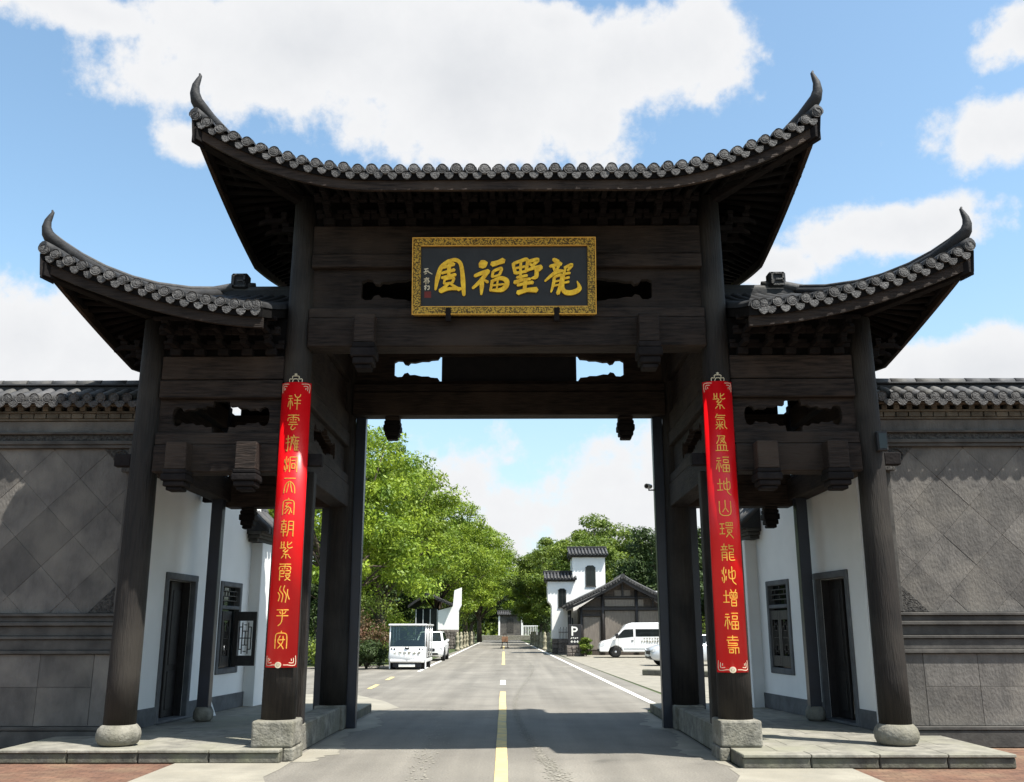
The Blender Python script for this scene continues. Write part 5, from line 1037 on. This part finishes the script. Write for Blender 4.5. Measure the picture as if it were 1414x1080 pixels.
# ------------------------------------------------------------------ trees
import numpy as np
def leaf_mesh(name, m, rx, rz, ncl, per, size, seed, crmin=.55, crmax=1.35, bottom=-.75):
    rg = np.random.default_rng(seed); C_ = []
    while len(C_) < ncl:
        d = rg.normal(size=3); d /= np.linalg.norm(d); r = rg.uniform(.30, 1) ** .5
        p = d * r
        if p[2] < bottom: continue
        wob = 1 + .16 * math.sin(3 * math.atan2(d[1], d[0]) + seed) + .10 * math.sin(5 * d[2] * 2 + seed * 2)
        C_.append((p[0] * rx * wob, p[1] * rx * wob, p[2] * rz * wob))
    C_ = np.array(C_); cr = rg.uniform(crmin, crmax, ncl)
    idx = np.repeat(np.arange(ncl), per); n = len(idx)
    d = rg.normal(size=(n, 3)); d /= np.linalg.norm(d, axis=1)[:, None]; d[:, 2] = d[:, 2] * .8 + .12
    rad = rg.uniform(.35, 1.08, n) ** .7
    pos = C_[idx] + d * (rad * cr[idx])[:, None] * np.array([1, 1, .72])
    nr = d * .8 + rg.normal(size=(n, 3)) * .65 + np.array([0, 0, .35]); nr /= np.linalg.norm(nr, axis=1)[:, None]
    a = np.cross(nr, rg.normal(size=(n, 3))); a /= np.linalg.norm(a, axis=1)[:, None]; b = np.cross(nr, a)
    L_ = size * rg.uniform(.6, 1.35, n)[:, None]; Wd = L_ * rg.uniform(.32, .55, n)[:, None]
    V = np.stack([pos - a * L_, pos + b * Wd + a * L_ * .1, pos + a * L_ - nr * L_ * .25, pos - b * Wd + a * L_ * .1], 1).reshape(-1, 3)
    me = bpy.data.meshes.new(name); me.vertices.add(4 * n); me.vertices.foreach_set('co', V.ravel()); me.loops.add(4 * n); me.loops.foreach_set('vertex_index', np.arange(4 * n)); me.polygons.add(n); me.polygons.foreach_set('loop_start', np.arange(n) * 4); me.polygons.foreach_set('loop_total', np.full(n, 4)); me.update(); me.validate()
    me.materials.append(m); return me, C_
def trunk_mesh(name, C_, zc, r0, seed):
    rg = random.Random(seed); mb = MB(); top = zc * .95
    mb.tube([(0, 0, -.1), (.06, .03, zc * .25), (-.08, .06, zc * .5), (.1, -.05, top)], [r0 * 1.25, r0, r0 * .8, r0 * .35], 9)
    for c in C_[:26]:
        z0 = rg.uniform(.28, .75) * zc; e = Vector((c[0], c[1], c[2] + zc)) * 1.0; s0 = Vector((0, 0, z0)); mid = s0.lerp(e, .5) + Vector((0, 0, rg.uniform(0, .5)))
        mb.tube([s0, mid, e], [r0 * .38, r0 * .22, .02], 6)
    return mb.mesh(name, BARK)
VAR = []
for nm, m, rx, rz, ncl, per, sz, sd in (('y', LEAFY, 4.6, 5.6, 105, 360, .105, 1), ('y', LEAFY, 4.2, 5.0, 95, 360, .105, 2), ('m', LEAFM, 4.8, 5.2, 115, 400, .13, 3), ('m', LEAFM, 4.2, 4.6, 105, 400, .13, 4), ('d', LEAFD, 4.4, 4.6, 105, 230, .16, 5)):
    me, C_ = leaf_mesh('crown', m, rx, rz, ncl, per, sz, sd, bottom=-.55 if nm == 'y' else -.75); VAR.append((me, trunk_mesh('trunk', C_, 6.6, .24, sd), rz))
def tree(v, x, y, h, rz, label, group, wide=1.0):
    me, tm, rzz = VAR[v]; e = tag(empty('tree', (x, y, 0), rz), label, 'tree', group); k = h / (6.6 + rzz + .8)
    e.scale = (k * wide, k * wide, k); inst('crown', me, e, (0, 0, 6.6)); inst('trunk', tm, e)
for k, (v, x, y, h, w_) in enumerate(((0, -9.3, 37, 14.6, .98), (1, -8.6, 48, 14.8, .98), (0, -10.2, 61, 16.2, .95), (1, -7.6, 81, 16.0, .98), (0, -6.9, 93, 15.6, 1.0), (1, -6.2, 104, 15.8, 1.0), (0, -5.2, 124, 16.6, 1.05))):
    tree(v, x, y, h, k * 1.3, 'bright green broadleaf tree, %s in the row left of the road' % ORD[k], 'bright trees left of the road', w_)
for k, (v, x, y, h, w_) in enumerate(((3, 5.7, 76, 11.6, .95), (2, 8.8, 84, 13.2, 1.1), (3, 4.9, 96, 12.4, 1.05), (2, 10.8, 96, 13.4, 1.15), (2, 5.2, 116, 13.6, 1.1), (3, 4.6, 136, 14, 1.1))):
    tree(v, x, y, h, k * 2.1, 'mid green tree right of the road, %s behind the white house' % ORD[k], 'green trees right of the road', w_)
for k, (v, x, y, h, w_, t) in enumerate(((4, 12.4, 70, 11.2, 1.0, 'dark evergreen tree rising behind the roof of the timber hall'), (4, 17, 74, 11.5, 1.1, 'dark evergreen tree far right behind the timber hall'), (2, 15.4, 42, 8.6, 1.0, 'green tree seen between the right couplet and the guard house'), (3, 19.5, 37, 9, 1.0, 'green tree behind the right guard house'), (2, -14.6, 37, 9.5, 1.05, 'green tree seen between the left couplet and the guard house'), (4, -18, 48, 11, 1.1, 'dark tree behind the left guard house'), (4, -13.5, 58, 10, 1.1, 'dark tree behind the bright roadside trees on the left'), (4, -13.5, 84, 11, 1.2, 'dark tree far behind the gatehouse on the left'), (4, 12.5, 118, 12, 1.3, 'dark tree far behind the white house'), (4, -2.5, 168, 12, 1.3, 'dark tree behind the screen wall at the road end'), (4, 4.5, 164, 12, 1.2, 'dark tree right of the screen wall at the road end'), (4, -8, 160, 13, 1.3, 'dark tree left of the screen wall at the road end'))):
    tree(v, x, y, h, k * .9, t, None, w_)
def shrub(x, y, h, r, m, seed, label, n=22):
    me, C_ = leaf_mesh('foliage', m, r * .62, h * .42, n, 150, .07, seed, r * .28, r * .5, -1)
    e = tag(empty('shrub', (x, y, 0)), label, 'shrub'); inst('foliage', me, e, (0, 0, h * .48)); mb = MB()
    for c in C_[:9]: mb.tube([(0, 0, 0), (c[0] * .5, c[1] * .5, h * .3), (c[0], c[1], c[2] + h * .48)], [.03, .02, .008], 5)
    mb.build('stem', BARK, e)
for k, (x, y, h, r, m, t) in enumerate(((-6.6, 30.2, 1.35, 1.1, LEAFD, 'dark shrub close beside the sightseeing cart'), (-8.4, 30.8, 1.2, 1.3, LEAFM, 'green shrub left of the dark shrub by the cart'), (-7.4, 33.4, 2.6, 1.8, LEAFR, 'reddish leaved shrub behind the sightseeing cart'), (-10.6, 31.5, 1.6, 1.5, LEAFD, 'dark shrub furthest left of those beside the cart'), (-6.2, 37.5, 2.9, 1.3, LEAFY, 'bright shrub between the cart and the gatehouse'), (-9.6, 35.5, 3.6, 2.2, LEAFD, 'tall dark shrub under the first roadside tree'), (-8.6, 43, 4.6, 2.6, LEAFM, 'tall green bush under the second roadside tree'), (-10.4, 54, 5.2, 3.0, LEAFM, 'tall green bush under the third roadside tree'), (-12.6, 33, 2.6, 2, LEAFD, 'dark shrub seen left of the left couplet'), (4.62, 50.3, 1.45, .55, LEAFM, 'small potted plant beside the parking sign'),
    (-6.6, 92, 5.6, 2.6, LEAFY, 'bright bush behind the left row of stone posts'), (-7.6, 83, 4.4, 2.4, LEAFM, 'green bush beyond the gatehouse'), (4.2, 84, 5.2, 2.3, LEAFD, 'dark bush behind the right row of stone posts'), (4.0, 70, 3.4, 1.6, LEAFD, 'dark bush left of the white house'), (12.8, 30, 1.0, 1.4, LEAFD, 'low hedge bush seen right of the right couplet'), (13.2, 47, 3.6, 2.2, LEAFM, 'green bush beside the tail of the minibus'))):
    shrub(x, y, h, r, m, 30 + k, t)

# wooded hills that close the view
def hill(name, y, x0, x1, hmax, seed):
    rg = random.Random(seed); mb = MB(); nx, nd = 60, 10; vs = []
    for j in range(nd + 1):
        for i in range(nx + 1):
            x = x0 + (x1 - x0) * i / nx; t = j / nd; e = math.sin(math.pi * i / nx) ** .8
            vs.append((x, y + t * 160, -1 + e * hmax * math.sin(t * math.pi / 2) * (.75 + .25 * math.sin(i * .45 + seed) + rg.uniform(-.02, .02))))
    mb.add(vs, [(j * (nx + 1) + i, j * (nx + 1) + i + 1, (j + 1) * (nx + 1) + i + 1, (j + 1) * (nx + 1) + i) for j in range(nd) for i in range(nx)], True); tag(mb.build(name, HILLM, fixn=False), kind='structure')
hill('hill', 420, -420, 380, 56, 2)
# the wood beyond the road's end, one mass of leaves
def far_wood():
    rg = np.random.default_rng(12); n = 52000
    x = rg.uniform(-70, 70, n); base = 178 + rg.uniform(0, 14, n)
    top = 9 + 3.0 * np.sin(x * .31) + 1.8 * np.sin(x * .83 + 1) + 1.2 * np.sin(x * 1.9)
    z = top * rg.uniform(.02, 1, n) ** .7; pos = np.stack([x, base - 3 * np.cos(z), z], 1)
    nr = rg.normal(size=(n, 3)) + np.array([0, -.6, .7]); nr /= np.linalg.norm(nr, axis=1)[:, None]; a = np.cross(nr, rg.normal(size=(n, 3))); a /= np.linalg.norm(a, axis=1)[:, None]; b = np.cross(nr, a); L_ = rg.uniform(.25, .6, n)[:, None]
    V = np.stack([pos - a * L_, pos + b * L_ * .5, pos + a * L_, pos - b * L_ * .5], 1).reshape(-1, 3)
    me = bpy.data.meshes.new('far_wood'); me.vertices.add(4 * n); me.vertices.foreach_set('co', V.ravel()); me.loops.add(4 * n); me.loops.foreach_set('vertex_index', np.arange(4 * n)); me.polygons.add(n); me.polygons.foreach_set('loop_start', np.arange(n) * 4); me.polygons.foreach_set('loop_total', np.full(n, 4)); me.update()
    me.materials.append(LEAFM); tag(inst('far_wood', me), 'wood of mixed trees far behind the road end', 'wood', kind='stuff')
far_wood()
